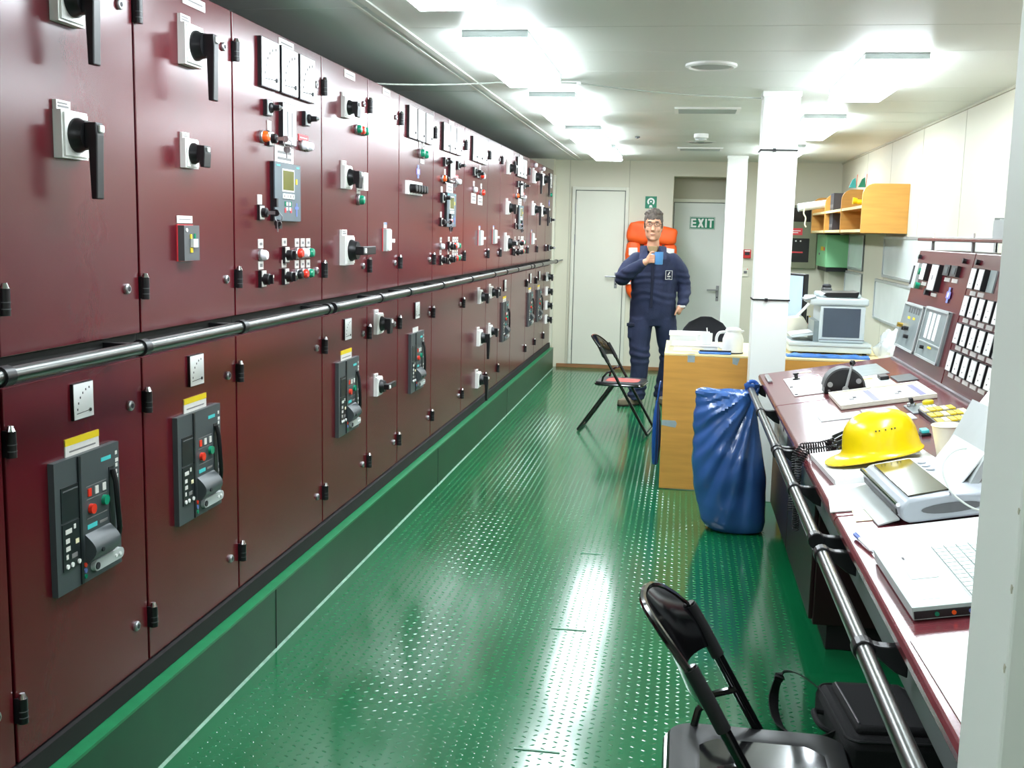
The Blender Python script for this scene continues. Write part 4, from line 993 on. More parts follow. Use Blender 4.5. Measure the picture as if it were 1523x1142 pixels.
# ================================================================ RUBBISH BAGS
def rubbish_bag():
    t = thing('rubbish_bag', 'big shiny blue rubbish bag tied to the end of the console rail', 'bag', (.30, 5.70, 0))
    knot = Vector((.392, 5.76, .765)); n = 150
    lv = [(0.0, .235, .455, .09), (.008, .195, .480, .115), (.05, .155, .492, .135), (.15, .122, .486, .145), (.3, .106, .476, .145), (.45, .098, .456, .135), (.58, .096, .432, .120), (.68, .098, .412, .100), (.735, .102, .402, .080), (.752, .108, .398, .055), (.748, .125, .395, .035), (.735, .15, .39, .02)]
    def sample(z):
        for a, b in zip(lv, lv[1:]):
            if a[0] <= z <= b[0]:
                q = (z-a[0])/max(1e-6, b[0]-a[0]); return [a[k]+(b[k]-a[k])*q for k in range(1, 4)]
        return lv[-1][1:]
    zs = [0, .004, .012, .03, .06]+[.075+.011*i for i in range(58)]+[.715, .73, .742]
    rings = []
    def pt(x0, x1, d, z, th):
        cx, hw = (x0+x1)/2, (x1-x0)/2
        c, s = math.cos(th), math.sin(th)
        x = cx+hw*math.copysign(abs(c)**.75, c); thin = 1-.72*max(0, (x-.27)/.14)*max(0, (z-.35)/.4)
        yy = 5.70+d*math.copysign(abs(s)**.8, s)*max(.12, thin)
        p = Vector((x, yy, z))
        dx = knot.x+.03-x; dz = knot.z+.02-z; ang = math.atan2(dz, max(dx, .005)); dist = math.hypot(dx, dz)
        A = .013*min(1, dist/.22)*(1-.55*max(0, .25-z)/.25)
        f1 = ang*17+2.0*noise.noise(Vector((x*4, yy*2, z*4))); fold = 1.5*(1-2*abs(((f1/PI) % 2)-1))*.6+.5*math.sin(ang*41+1.3+noise.noise(Vector((x*7, 0, z*7))))
        wr = .016*noise.noise(Vector((x*6+3, yy*6, z*5)))+.005*noise.noise(Vector((x*14, yy*14+7, z*12)))
        nrm = Vector((c*.5, s, 0)); 
        if z > .01: p += nrm*(A*fold*.8+wr)
        p.z = max(0.002, p.z+(.01*noise.noise(Vector((x*12, yy*12, 3.3))) if z > .05 else 0))
        return tuple(p-t.location)
    for z in zs:
        x0, x1, d = sample(z); rings.append([pt(x0, x1, d, z, 2*PI*i/n) for i in range(n)])
    for x0, x1, d, z in ((.125, .397, .040, .748), (.16, .395, .020, .738)): rings.append([pt(x0, x1, d, z, 2*PI*i/n) for i in range(n)])
    b = MB().loft(rings, 'bag_blue', cap=True)
    obj('bag_body', b, t, smooth=True)
    k = knot-t.location
    b = MB(); rr = []
    for j in range(9):
        q = j/8; c = Vector((k.x-.012+.012*q, k.y, k.z-.07+.085*q)); R_ = .020+.016*abs(math.sin(q*PI*1.6))
        rr.append([tuple(c+Vector((R_*(1+.25*math.sin(5*a+q*4))*math.cos(a), R_*(1+.2*math.sin(4*a))*math.sin(a), 0))) for a in [2*PI*i/28 for i in range(28)]])
    obj('knot', b.loft(rr, 'bag_blue'), t, smooth=True)
    obj('tie_band', MB().tube([(k.x+.030*math.cos(a), k.y+.004*math.sin(2*a), k.z-.005+.032*math.sin(a)) for a in [2*PI*i/20 for i in range(20)]], .010, 8, 'bag_blue_dark', True), t, smooth=True)
rubbish_bag()
t = thing('plastic_bag', 'small blue plastic bag hanging behind the left edge of the desk', 'bag', (-.118, 6.72, .12))
rings = []
for j in range(14):
    q = j/13; z = .40*q; R_ = .038*math.sin(PI*min(.97, .18+.8*q))**.6+.004
    rings.append([(R_*.62*math.cos(a)*(1+.15*math.sin(5*a+3*q)), R_*1.6*math.sin(a)*(1+.12*math.sin(7*a)), z) for a in [2*PI*i/32 for i in range(32)]])
obj('bag_body', MB().loft(rings, 'bag_blue_dark'), t, smooth=True)
obj('handle_loop', MB().tube(smooth_pts([(0, -.03, .39), (.01, -.02, .48), (.015, 0, .52), (.01, .02, .48), (0, .03, .39)]), .006, 6, 'bag_blue_dark'), t, smooth=True)

# ================================================================ DESK
t = thing('office_desk', 'beech office desk behind the white column, front panel mended with tape', 'desk', (.60, 6.95, 0))
L = t.location
wobj('front_panel', MB().box(-.085, 6.537, .004, 1.36, 6.555, .825, 'beech'), t, bev=.002)
wobj('desk_top', MB().box(-.085, 6.537, .826, 1.36, 7.35, .840, 'beech_edge'), t, bev=.003)
for x in (-.083, 1.33): wobj('side_panel', MB().box(x, 6.557, .004, x+.02, 7.33, .825, 'beech'), t, bev=.002)
wobj('tape_patch', MB().box(.055, 6.5355, .790, .098, 6.537, .832, 'tape_grey').box(.055, 6.5355, .8405, .098, 6.57, .8415, 'tape_grey'), t)
wobj('tape_patch', MB().prism([(.322, .79), (.350, .782), (.364, .826), (.320, .828)], 6.5355, 6.537, 'tape_grey'), t)
wobj('tape_patch', MB().prism([(-.085, .398), (.0, .385), (.008, .412), (-.002, .428), (-.085, .430)], 6.5355, 6.537, 'tape_grey'), t)
DT = .8405
t = thing('paper_carton', 'low white carton of papers on the beech desk under the mug', 'carton', (.10, 6.78, DT))
obj('body', MB().box(-.135, -.13, 0, .135, .13, .036, 'paper'), t, bev=.003); obj('print', MB().box(-.02, -.1303, .012, .05, -.1298, .022, 'paper_cream'), t); obj('lid_sheet', MB().box(-.14, -.135, .036, .135, .135, .040, 'paper'), t)
t = thing('storage_box', 'taller white box at the left end of the beech desk', 'box', (.05, 7.05, DT))
obj('body', MB().box(-.11, -.10, 0, .14, .10, .070, 'paper'), t, bev=.003); obj('lid', MB().box(-.115, -.105, .070, .145, .105, .085, 'white_plastic'), t, bev=.003)
t = thing('coffee_mug', 'white mug with a spoon standing on the white carton', 'mug', (.165, 6.72, DT+.0405))
obj('cup', MB().lathe([(.030, 0), (.036, .010), (.037, .072), (.034, .072), (.032, .012)], (0, 0, 0), 24, 'white_plastic'), t, smooth=True)
obj('handle', MB().tube(smooth_pts([(-.034, 0, .058), (-.056, 0, .056), (-.058, 0, .026), (-.034, 0, .018)]), .005, 8, 'white_plastic'), t, smooth=True)
obj('spoon', MB().cyl((.01, .0, .03), (.0, .01, .105), .0025, .004, mt='white_plastic'), t)
t = thing('thermos_jug', 'white thermos jug with a handle beside the column', 'jug', (.325, 6.68, DT))
obj('body', MB().lathe([(.058, 0), (.063, .006), (.063, .085), (.055, .110), (.046, .125), (.044, .133)], (0, 0, 0), 32, 'white_plastic'), t, smooth=True)
obj('lid', MB().lathe([(.048, .133), (.048, .143), (.040, .152), (.016, .158), (.004, .158)], (0, 0, 0), 32, 'white_plastic'), t, smooth=True)
obj('base_ring', MB().lathe([(.0635, .001), (.0645, .004), (.0635, .007)], (0, 0, 0), 32, 'ink', cap=False), t)
obj('handle', MB().tube(smooth_pts([(-.044, 0, .128), (-.085, 0, .120), (-.100, 0, .085), (-.092, 0, .045), (-.062, 0, .025)]), .009, 10, 'white_plastic'), t, smooth=True)
obj('spout', MB().prism([(.040, .118), (.066, .138), (.060, .142), (.038, .136)], -.012, .012, 'white_plastic'), t)
t = thing('blue_folder', 'blue folder with dark edge lying before the white thermos jug', 'folder', (.215, 6.592, DT+.0003), rz=.06)
obj('cover', MB().box(-.095, -.035, 0, .095, .035, .010, 'cloth_blue'), t, bev=.002); obj('pen', MB().cyl((-.09, .01, .015), (.10, .018, .015), .005, mt='ink'), t)
# office chair
t = thing('office_chair', 'black upholstered office chair behind the beech desk', 'chair', (.19, 7.95, 0), rz=PI)
rings = []
for j in range(11):
    q = -1+2*j/10; z = .735+.215*q; w_ = .19*(1-abs(q)**2.6*(.62 if q > 0 else .35)); bow = .03*(1-q*q)
    if abs(q) == 1: w_ *= .6
    rings.append([(w_*c, -.20-bow+.022*s_+.035*(c*c), z) for c, s_ in [(math.copysign(abs(math.cos(a))**.6, math.cos(a)), math.sin(a)) for a in [2*PI*i/28 for i in range(28)]]])
obj('backrest', MB().loft(rings, 'grey_fabric'), t, smooth=True)
obj('seat', MB().prism(rrect(.46, .44, .09), .44, .51, 'grey_fabric', axis='z'), t, bev=.02, smooth=True)
obj('back_stem', MB().tube([(0, -.05, .43), (0, -.22, .44), (0, -.27, .52), (0, -.255, .66)], .018, 8, 'black_plastic'), t, smooth=True)
obj('gas_column', MB().cyl((0, 0, .10), (0, 0, .44), .028, mt='black_plastic'), t, smooth=True)
for k in range(5):
    a = 2*PI*k/5+.3; c, s_ = math.cos(a), math.sin(a)
    g = obj('base_arm', MB().tube([(0, 0, .115), (.16*c, .16*s_, .10), (.28*c, .28*s_, .072)], .018, 8, 'black_plastic'), t, smooth=True)
    obj('castor', MB().cyl((.28*c-.022*s_, .28*s_+.022*c, .031), (.28*c+.022*s_, .28*s_-.022*c, .031), .03, mt='black_plastic', n=16), g, smooth=True)

# ---------------------------------------------------------------- machines at the right end of the desk
t = thing('laser_printer', 'white and slate multifunction printer on the desk behind the console lever', 'printer', (.93, 7.02, DT))
for x in (-.22, .20):
    for y in (-.17, .17): obj('foot', MB().cyl((x, y, 0), (x, y, .012), .014, mt='black_rubber'), t)
obj('paper_cassette', MB().box(-.26, -.22, .012, .235, .20, .050, 'printer_white'), t, bev=.006)
obj('cassette_front', MB().box(-.262, -.224, .050, .225, .20, .056, 'grey_light').box(-.26, -.222, .056, .230, .20, .070, 'printer_white'), t)
obj('body', MB().box(-.08, -.19, .070, .190, .18, .300, 'printer_white'), t, bev=.012, smooth=True)
obj('side_door', MB().box(-.062, -.1935, .105, .160, -.188, .285, 'printer_slate'), t, bev=.012)
obj('body_seam', MB().box(-.08, -.1915, .088, .19, -.1895, .092, 'grey_paint'), t)
obj('scanner', MB().box(-.145, -.20, .300, .205, .19, .345, 'printer_white'), t, bev=.012, smooth=True)
obj('feeder_lid', MB().box(-.085, -.15, .345, .165, .17, .372, 'printer_white'), t, bev=.012)
obj('feeder_tray', MB().prism([(-.065, .362), (-.045, .376), (.125, .380), (.150, .385), (.140, .350), (-.04, .350)], -.155, .10, 'black_plastic'), t)
obj('control_panel', MB().prism([(-.175, .325), (-.11, .345), (-.11, .355), (-.175, .333)], -.20, .02, 'grey_panel'), t)
obj('output_tray', MB().prism([(-.24, .10), (-.08, .125), (-.08, .115), (-.24, .09)], -.14, .14, 'printer_white').box(-.11, -.16, .070, -.08, .15, .20, 'grey_panel'), t)
obj('tray_paper', MB().prism([(-.235, .103), (-.09, .127), (-.09, .131), (-.235, .107)], -.11, .11, 'paper'), t)
t = thing('fax_machine', 'cream fax machine with a slanted sheet beside the column', 'fax', (.72, 7.13, DT+.071), group=None)
t.location = (.70, 7.27, DT+.001)
obj('body', MB().prism([(-.10, 0), (.12, 0), (.13, .14), (.09, .20), (-.10, .185)], -.06, .07, 'off_white'), t, bev=.008)
obj('sheet', MB().prism([(.05, .19), (.055, .187), (.155, .305), (.151, .309)], -.05, .06, 'paper'), t)
obj('keypad', MB().prism([(-.07, .1865), (.05, .195), (.05, .199), (-.07, .191)], -.05, .03, 'grey_light'), t)
t = thing('flat_monitor', 'flat monitor seen edge-on beside the white column', 'monitor', (.70, 7.22, DT), rz=-1.12)
t.location = (.73, 7.57, .78)
obj('case', MB().box(-.20, -.015, .19, .20, .02, .53, 'black_plastic'), t, bev=.006); obj('screen', MB().box(-.185, -.018, .21, .185, -.015, .515, 'screen_blue'), t)
obj('back_bulge', MB().box(-.10, .02, .24, .10, .06, .45, 'grey_paint'), t, bev=.012); obj('stand_neck', MB().box(-.03, .02, .02, .03, .045, .28, 'black_plastic'), t); obj('stand_foot', MB().lathe([(.11, 0), (.11, .012), (.04, .022)], (0, .03, 0), 24, 'black_plastic'), t, smooth=True)
t = thing('side_table', 'small white table carrying the monitor behind the desk', 'table', (.85, 7.58, 0))
obj('top', MB().box(-.28, -.20, .755, .35, .25, .779, 'beech_edge'), t, bev=.003)
for x in (-.26, .33):
    for y in (-.18, .23): obj('leg', MB().box(x-.015, y-.015, 0, x+.015, y+.015, .755, 'steel'), t)
t = thing('desk_speaker', 'slim grey speaker standing behind the multifunction printer', 'speaker', (.965, 7.50, .7795))
obj('box', MB().box(-.03, -.05, 0, .03, .05, .44, 'grey_paint'), t, bev=.006); obj('grille', MB().box(-.034, -.04, .03, -.030, .04, .40, 'grey_light'), t); obj('end_cap', MB().lathe([(.03, .44), (.03, .455), (.02, .465)], (0, 0, 0), 16, 'ink'), t)
t = thing('marker_pot', 'small red pot with markers behind the printer tray', 'pot', (.845, 7.45, .7795))
obj('pot', MB().lathe([(.022, 0), (.026, .20), (.023, .20), (.02, .01)], (0, 0, 0), 18, 'alarm_red'), t, smooth=True)
for k in range(3): obj('marker', MB().cyl((.006*k-.006, 0, .05), (.014*k-.012, .01, .25), .006, mt=('yellow', 'ink', 'yellow')[k]), t)
t = thing('desk_cloth', 'blue cloth folded along the front of the desk under the printer', 'cloth', (.88, 6.66, DT))
n1, n2 = 40, 6; vs = []; fs = []
for i in range(n1+1):
    for j in range(n2+1):
        x = -.24+.48*i/n1; y = -.085+.12*j/n2; vs.append((x, y, .012+.010*math.sin(i*.9+j)*math.sin(PI*j/n2)+.008*noise.noise(Vector((x*20, y*20, 0)))))
for i in range(n1+1):
    for j in range(n2+1): vs.append((vs[i*(n2+1)+j][0], vs[i*(n2+1)+j][1], .001))
M2 = (n1+1)*(n2+1)
for i in range(n1):
    for j in range(n2):
        a = i*(n2+1)+j; fs += [(a, a+n2+1, a+n2+2, a+1), (a+M2, a+1+M2, a+n2+2+M2, a+n2+1+M2)]
for i in range(n1):
    for j in (0, n2): a = i*(n2+1)+j; fs.append((a, a+n2+1, a+n2+1+M2, a+M2))
for j in range(n2):
    for i in (0, n1): a = i*(n2+1)+j; fs.append((a, a+1, a+1+M2, a+M2))
obj('fold', MB().add(vs, fs, 'cloth_blue'), t, smooth=True)
t = thing('clear_bag', 'crumpled clear plastic bag at the right end of the desk', 'bag', (1.285, 6.76, DT))
def blob(n, m_, R3, amp, seed, flat=True):
    rings = []
    for j in range(m_+1):
        th = PI*(.03+.94*j/m_) if not flat else PI*.5*(1-(j/m_)**1.0)
        ring = []
        for i in range(n):
            a = 2*PI*i/n; d = Vector((math.sin(th)*math.cos(a), math.sin(th)*math.sin(a), math.cos(th)))
            k = 1+amp*noise.noise(d*2.6+Vector((seed, 0, 0)))+amp*.7*abs(noise.noise(d*6+Vector((0, seed, 0))))
            ring.append((d.x*R3[0]*k, d.y*R3[1]*k, max(.001, d.z*R3[2]*k)))
        rings.append(ring)
    return rings
obj('film', MB().loft(blob(40, 16, (.105, .17, .155), .28, 4.1), 'clear_plastic', cap=False), t, smooth=True)
obj('packed_sheets', MB().box(-.07, -.11, .002, .07, .11, .08, 'paper'), t, bev=.01)

# ================================================================ RIGHT WALL
t = thing('wall_shelf', 'beech wall shelf with rounded dividers on the right wall', 'shelf', (1.505, 10.27, 1.78))
def shelfend(y):
    p = [(-.17, -.185), (.174, -.185), (.174, .19), (-.08, .19)]
    for k in range(1, 7): a = PI/2+PI/2*k/6; p.append((-.08+.09*math.cos(a), .10+.09*math.sin(a)))
    return MB().prism(p, y-.011, y+.011, 'beech')
for k, y in enumerate((8.66, 9.78, 10.87, 11.93)): obj('end_panel' if k in (0, 3) else 'divider', shelfend(y-10.27), t, bev=.002)
for k in range(3):
    a, b = ((8.672, 9.768), (9.792, 10.858), (10.882, 11.918))[k]
    for z in (-.178, .004): obj('shelf_board', MB().box(-.160, a-10.27, z, .174, b-10.27, z+.020, 'beech').box(-.166, a-10.27, z-.001, -.160, b-10.27, z+.021, 'beech_edge'), t)
def binder(loc, lbl):
    t = thing('ring_binder', lbl, 'binder', loc, group='black binders on the wall shelf')
    obj('cover', MB().box(-.12, -.035, 0, .13, .035, .165, 'binder'), t, bev=.003); obj('spine_label', MB().box(-.1215, -.022, .03, -.1195, .022, .06, 'print_grey'), t)
for z, nm in ((1.8045, 'upper'), (1.6225, 'lower')):
    for k in range(3): binder((1.495, 10.63+.075*k, z), 'black ring binder on the %s board of the wall shelf, %s of three' % (nm, ('nearest', 'middle', 'farthest')[k]))
t = thing('rolled_drawing', 'white rolled drawing with a dangling tie sticking out of the wall shelf', 'drawing', (1.44, 11.20, 1.865), rot=(0, -.16, .10))
obj('roll', MB().cyl((-.33, 0, .03), (.18, 0, .03), .040, n=20, mt='paper'), t, smooth=True); obj('tie', MB().tube(smooth_pts([(-.27, -.04, .03), (-.29, -.045, -.03), (-.275, -.045, -.08), (-.29, -.045, -.14), (-.28, -.045, -.17)]), .007, 6, 'paper_cream'), t, smooth=True); obj('roll_end', MB().cyl((-.331, 0, .03), (-.329, 0, .03), .03, n=20, mt='grey_light'), t)
def pennant(loc, lbl, c):
    t = thing('paper_pennant', lbl, 'pennant', loc, scale=.68); obj('flag', MB().prism([(-.045, 0), (.045, 0), (.03, .125), (-.005, .10)], -.012, .012, c), t); obj('stick', MB().cyl((.045, 0, 0), (.055, 0, .165), .004, mt='orange_lamp'), t)
pennant((1.47, 9.60, 1.981), 'small green pennant standing on top of the wall shelf', 'green_lamp')
pennant((1.41, 9.72, 1.981), 'small teal pennant beside the green one on the shelf', 'teal')
t = thing('yellow_torch', 'yellow torch lying in the near bay of the wall shelf', 'torch', (1.43, 9.2, 1.8245)); obj('barrel', MB().cyl((-.05, 0, .022), (.08, 0, .022), .02, mt='yellow'), t, smooth=True); obj('head', MB().cyl((-.05, 0, .03), (-.085, 0, .03), .022, .03, mt='yellow'), t, smooth=True)
t = thing('green_wall_box', 'pale green equipment box on the right wall below the shelf', 'box', (1.565, 11.90, 1.22))
obj('case', MB().box(-.115, -.39, .03, .114, .39, .365, 'box_green'), t, bev=.008); obj('door_line', MB().box(-.117, -.37, .05, -.115, .37, .345, 'box_green'), t)
obj('warning_label', MB().box(-.1185, -.20, .20, -.1165, .02, .24, 'yellow').box(-.1185, -.30, .20, -.1165, -.22, .235, 'red_print'), t); obj('black_bracket', MB().box(-.10, -.36, -.012, .114, .36, .03, 'black_plastic'), t); obj('lock', MB().cyl((-.117, .10, .16), (-.128, .10, .16), .012, mt='steel'), t)
t = thing('baseball_cap', 'dark blue cap lying on the green wall box', 'cap', (1.52, 11.62, 1.5855)); obj('crown', MB().lathe([(.075, 0), (.078, .03), (.06, .07), (.03, .088), (.003, .09)], (0, 0, 0), 24, 'denim_blue'), t, smooth=True); obj('peak', MB().prism([(-.06, .0), (-.14, .0), (-.16, .05), (-.05, .07)], .002, .008, 'denim_blue', axis='z'), t)
t = thing('cable_duct', 'white boxed cable duct under the green wall box', 'duct', (1.60, 11.9, .62)); obj('casing', MB().box(-.08, -.20, -.60, .079, .20, .586, 'wall_cream'), t, bev=.004); obj('cover_strip', MB().box(-.083, -.17, -.58, -.080, .17, .57, 'door_white'), t)
def board(y0, y1, z0, z1, lbl):
    t = thing('white_board', lbl, 'board', (XR, (y0+y1)/2, (z0+z1)/2), group='white boards on the right wall')
    w_, h = (y1-y0)/2, (z1-z0)/2
    obj('panel', MB().box(-.012, -w_, -h, -.001, w_, h, 'board_white'), t)
    for a in ((-w_, -h, w_, -h+.022), (-w_, h-.022, w_, h), (-w_, -h+.022, -w_+.022, h-.022), (w_-.022, -h+.022, w_, h-.022)): obj('frame_rail', MB().box(-.020, a[0], a[1], -.001, a[2], a[3], 'alu_frame'), t, bev=.003)
board(10.55, 11.45, 1.245, 1.585, 'upper framed white board beside the green wall box')
board(10.55, 11.60, .76, 1.225, 'lower framed white board beside the printer, under the upper one')
board(6.2, 9.50, 1.235, 1.575, 'wide framed white board directly under the near end of the shelf')
board(7.2, 9.80, .865, 1.210, 'framed white board low on the wall behind the console')

# ================================================================ BACK WALL
def letters(txt, h, t_, mt):
    """block capitals, drawn as boxes and bars facing -y, lower left at origin"""
    b = MB(); x = 0; s = h*.20
    for ch in txt:
        w_ = h*.62
        if ch == 'E':
            b.box(x, -t_, 0, x+s, 0, h, mt)
            for z in (0, (h-s)/2, h-s): b.box(x+s, -t_, z, x+w_*(.92 if z else 1), 0, z+s, mt)
        elif ch == 'X':
            w_ = h*.72
            b.prism([(x, 0), (x+s*1.25, 0), (x+w_, h), (x+w_-s*1.25, h)], -t_, 0, mt); b.prism([(x+w_, 0), (x+w_-s*1.25, 0), (x, h), (x+s*1.25, h)], -t_*1.02, 0, mt)
        elif ch == 'I': w_ = s; b.box(x, -t_, 0, x+s, 0, h, mt)
        elif ch == 'T': b.box(x, -t_, h-s, x+w_, 0, h, mt).box(x+w_/2-s/2, -t_, 0, x+w_/2+s/2, 0, h-s, mt)
        x += w_+h*.13
    return b, x-h*.13
t = thing('exit_sign', 'green EXIT sign with white letters on the grey door', 'sign', (.203, 12.729, 1.688))
obj('plate', MB().box(-.143, -.006, -.070, .143, 0, .070, 'sign_green'), t, bev=.002)
b, wd = letters('EXIT', .100, .003, 'sign_white')
obj('lettering', b, t, (-wd*.5, -.006, -.050))
bd = MB()
for a in ((-.139, -.066, .139, -.062), (-.139, .062, .139, .066), (-.139, -.062, -.135, .062), (.135, -.062, .139, .062)): bd.box(a[0], -.007, a[1], a[2], -.006, a[3], 'sign_white')
obj('border', bd, t)
t = thing('safety_sign', 'small square green safety sign with a white ring above the man', 'sign', (-.381, YB-.001, 1.902))
obj('plate', MB().box(-.064, -.005, -.067, .064, 0, .067, 'sign_green'), t, bev=.002)
b = MB()
b.prism([(.042*math.cos(a), .008+.042*math.sin(a)) for a in [math.radians(-50+280*i/24) for i in range(25)]]+[(.024*math.cos(a), .008+.024*math.sin(a)) for a in [math.radians(230-280*i/24) for i in range(25)]], -.0062, -.005, 'sign_white')
b.prism([(-.020, -.058), (.020, -.058), (.012, -.030), (-.012, -.030)], -.0062, -.005, 'sign_white').box(-.010, -.0064, .0, .010, -.005, .016, 'sign_white')
obj('pictogram', b, t)
t = thing('fire_call_point', 'red fire alarm call point on the wall beside the far column', 'alarm', (.705, YB-.001, 1.355))
obj('case', MB().box(-.042, -.04, -.048, .042, 0, .048, 'alarm_red'), t, bev=.005); obj('window', MB().box(-.026, -.042, -.014, .026, -.04, .020, 'ink'), t); obj('label', MB().box(-.03, -.0415, .028, .03, -.04, .040, 'sign_white'), t)
t = thing('light_switch', 'cream light switch below the red fire call point', 'switch', (.695, YB-.001, 1.150)); obj('plate', MB().box(-.036, -.012, -.05, .036, 0, .05, 'off_white'), t, bev=.004); obj('rocker', MB().box(-.018, -.020, -.012, .018, -.012, .016, 'print_grey'), t, bev=.002); obj('indicator', MB().cyl((.022, -.012, .036), (.022, -.016, .036), .006, mt='red_lamp'), t)
t = thing('alarm_panel', 'olive alarm panel with two dark displays on the back wall', 'panel', (1.20, YB-.001, 1.555))
obj('case', MB().box(-.26, -.06, -.345, .245, 0, .345, 'olive_panel'), t, bev=.006)
for z0, z1 in ((.165, .315), (-.275, -.015)): obj('display', MB().box(-.22, -.066, z0, .165, -.06, z1, 'dark_screen'), t, bev=.003)
for k in range(4): obj('lamp_row', MB().cyl((-.08+.05*k, -.066, -.045), (-.08+.05*k, -.070, -.045), .009, mt='tag_white'), t)
obj('red_sign', MB().box(-.12, -.064, .02, .085, -.060, .095, 'red_print').box(-.10, -.065, .062, .065, -.064, .070, 'sign_white').box(-.10, -.065, .042, .04, -.064, .050, 'sign_white'), t)
obj('red_text_line', MB().box(-.10, -.0668, -.175, .10, -.066, -.160, 'red_print'), t)
# life jackets hung on the wall behind the man
def life_jacket(lbl, loc, w_, h, seed, rz=0):
    t = thing('life_jacket', lbl, 'life jacket', loc, group='orange life jackets on the back wall', rot=(0, rz, 0))
    def pad(cx, cz, a, c_, d, nm):
        rings = []
        for j in range(13):
            q = -1+2*j/12; k = (1-abs(q)**4)**.35 if abs(q) < 1 else .25; ring = []
            for i in range(28):
                al = 2*PI*i/28; co, si = math.cos(al), math.sin(al)
                p = Vector((a*math.copysign(abs(co)**.7, co)*k, d*math.copysign(abs(si)**.8, si)*k, c_*q))
                p *= 1+.16*noise.noise(p*9+Vector((seed, cz, 0))); ring.append((cx+p.x, -d-.012+p.y, cz+p.z))
            rings.append(ring)
        return obj(nm, MB().loft(rings, 'vest_orange'), t, smooth=True)
    l = pad(-w_*.27, -h*.12, w_*.26, h*.38, .055, 'front_panel'); r = pad(w_*.27, -h*.12, w_*.26, h*.38, .055, 'front_panel'); pad(0, h*.36, w_*.46, h*.15, .065, 'collar')
    for s in (-1, 1): obj('reflective_patch', MB().box(s*w_*.27-.05, -.135, h*.06, s*w_*.27+.05, -.120, h*.16, 'vest_silver'), t, bev=.004)
    for z in (-h*.02, -h*.30): obj('belt', MB().box(-w_*.52, -.134, z-.014, w_*.52, -.122, z+.014, 'vest_silver'), t, bev=.003)
    obj('buckle', MB().box(-.02, -.14, -h*.03-.02, .02, -.130, -h*.03+.02, 'black_plastic'), t, bev=.003)
    obj('hook', MB().tube([(0, 0, h*.44), (0, -.03, h*.45), (0, -.05, h*.48)], .006, 6, 'steel'), t)
life_jacket('orange life jacket hanging left of the man, upper collar puffed out', (-.455, YB-.002, 1.26), .36, .86, 2.2, -.03)
life_jacket('orange life jacket hanging behind the man, right one of the pair', (-.235, YB-.135, 1.30), .30, .66, 7.7, .10)
# ================================================================ THE MAN WITH THE MUG
def remeshed(name, mb, mats, voxel, smooth_it=6, parent=None, disp=None):
    """unite overlapping solids into one continuous skin"""
    me = mb.mesh(name+'_src'); o = bpy.data.objects.new(name+'_src', me); COL.objects.link(o)
    r = o.modifiers.new('r', 'REMESH'); r.mode = 'VOXEL'; r.voxel_size = voxel; r.use_smooth_shade = True
    s = o.modifiers.new('s', 'SMOOTH'); s.factor = .5; s.iterations = smooth_it
    dg = bpy.context.evaluated_depsgraph_get(); ev = o.evaluated_get(dg)
    out = bpy.data.meshes.new_from_object(ev); out.name = name
    bpy.data.objects.remove(o); bpy.data.meshes.remove(me)
    if disp:
        out.update(); nr = [v.normal.copy() for v in out.vertices]
        for v, n_ in zip(out.vertices, nr): v.co += n_*disp(v.co)
    out.materials.clear()
    for k in mats: out.materials.append(MATS[k])
    out.polygons.foreach_set('use_smooth', [True]*len(out.polygons)); out.update()
    return link(name, out, parent)
def ering(c, rx, ry, n=20, tilt=0):
    return [(c[0]+rx*math.cos(2*PI*i/n), c[1]+ry*math.sin(2*PI*i/n), c[2]) for i in range(n)]
def limb(b, pts, mt='skin', n=14):
    P = [Vector(p[:3]) for p in pts]; R_ = [p[3] for p in pts]
    sp = smooth_pts(P, 6); rr = []
    for i in range(len(P)-1):
        for k in range(6): q = k/6; q = q*q*(3-2*q); rr.append(R_[i]*(1-q)+R_[i+1]*q)
    rr.append(R_[-1])
    b.tube(sp, 1, n, mt, rad=rr); b.ell(P[0], (R_[0],)*3, mt); b.ell(P[-1], (R_[-1],)*3, mt)
PM = thing('person', 'standing man in a navy coverall and glasses holding a blue mug', 'person', (-.25, 9.80, 0))
# local coordinates: x right in the picture, -y towards the viewer, origin between the feet
hc = Vector((-.020, -.06, 1.615))                 # head centre
sk = MB()
def head_rings():
    rings = []
    # z, half width, front depth, back depth
    for z, w_, f, bk in ((-.122, .024, .062, -.02), (-.117, .042, .080, .01), (-.104, .056, .089, .03), (-.085, .065, .093, .052), (-.055, .071, .094, .072), (-.02, .072, .092, .086), (.02, .076, .092, .096), (.055, .0775, .090, .100), (.085, .074, .080, .096), (.11, .062, .062, .080), (.128, .040, .036, .050), (.136, .012, .010, .014)):
        ring = []
        for i in range(24):
            a = 2*PI*i/24; c, s = math.cos(a), math.sin(a); d = f if s < 0 else bk
            ring.append((hc.x+w_*math.copysign(abs(c)**.9, c), hc.y+d*s, hc.z+z))
        rings.append(ring)
    return rings
sk.loft(head_rings(), 'skin')
sk.loft([ering((hc.x+.004, hc.y+.012, z), .060-.004*k, .062-.003*k) for k, z in enumerate((1.40, 1.44, 1.48, 1.53, 1.58))], 'skin')
sk.prism([(-.011, -.030), (.011, -.030), (.007, .028), (-.007, .028)], -.10, -.06, 'skin') if False else None
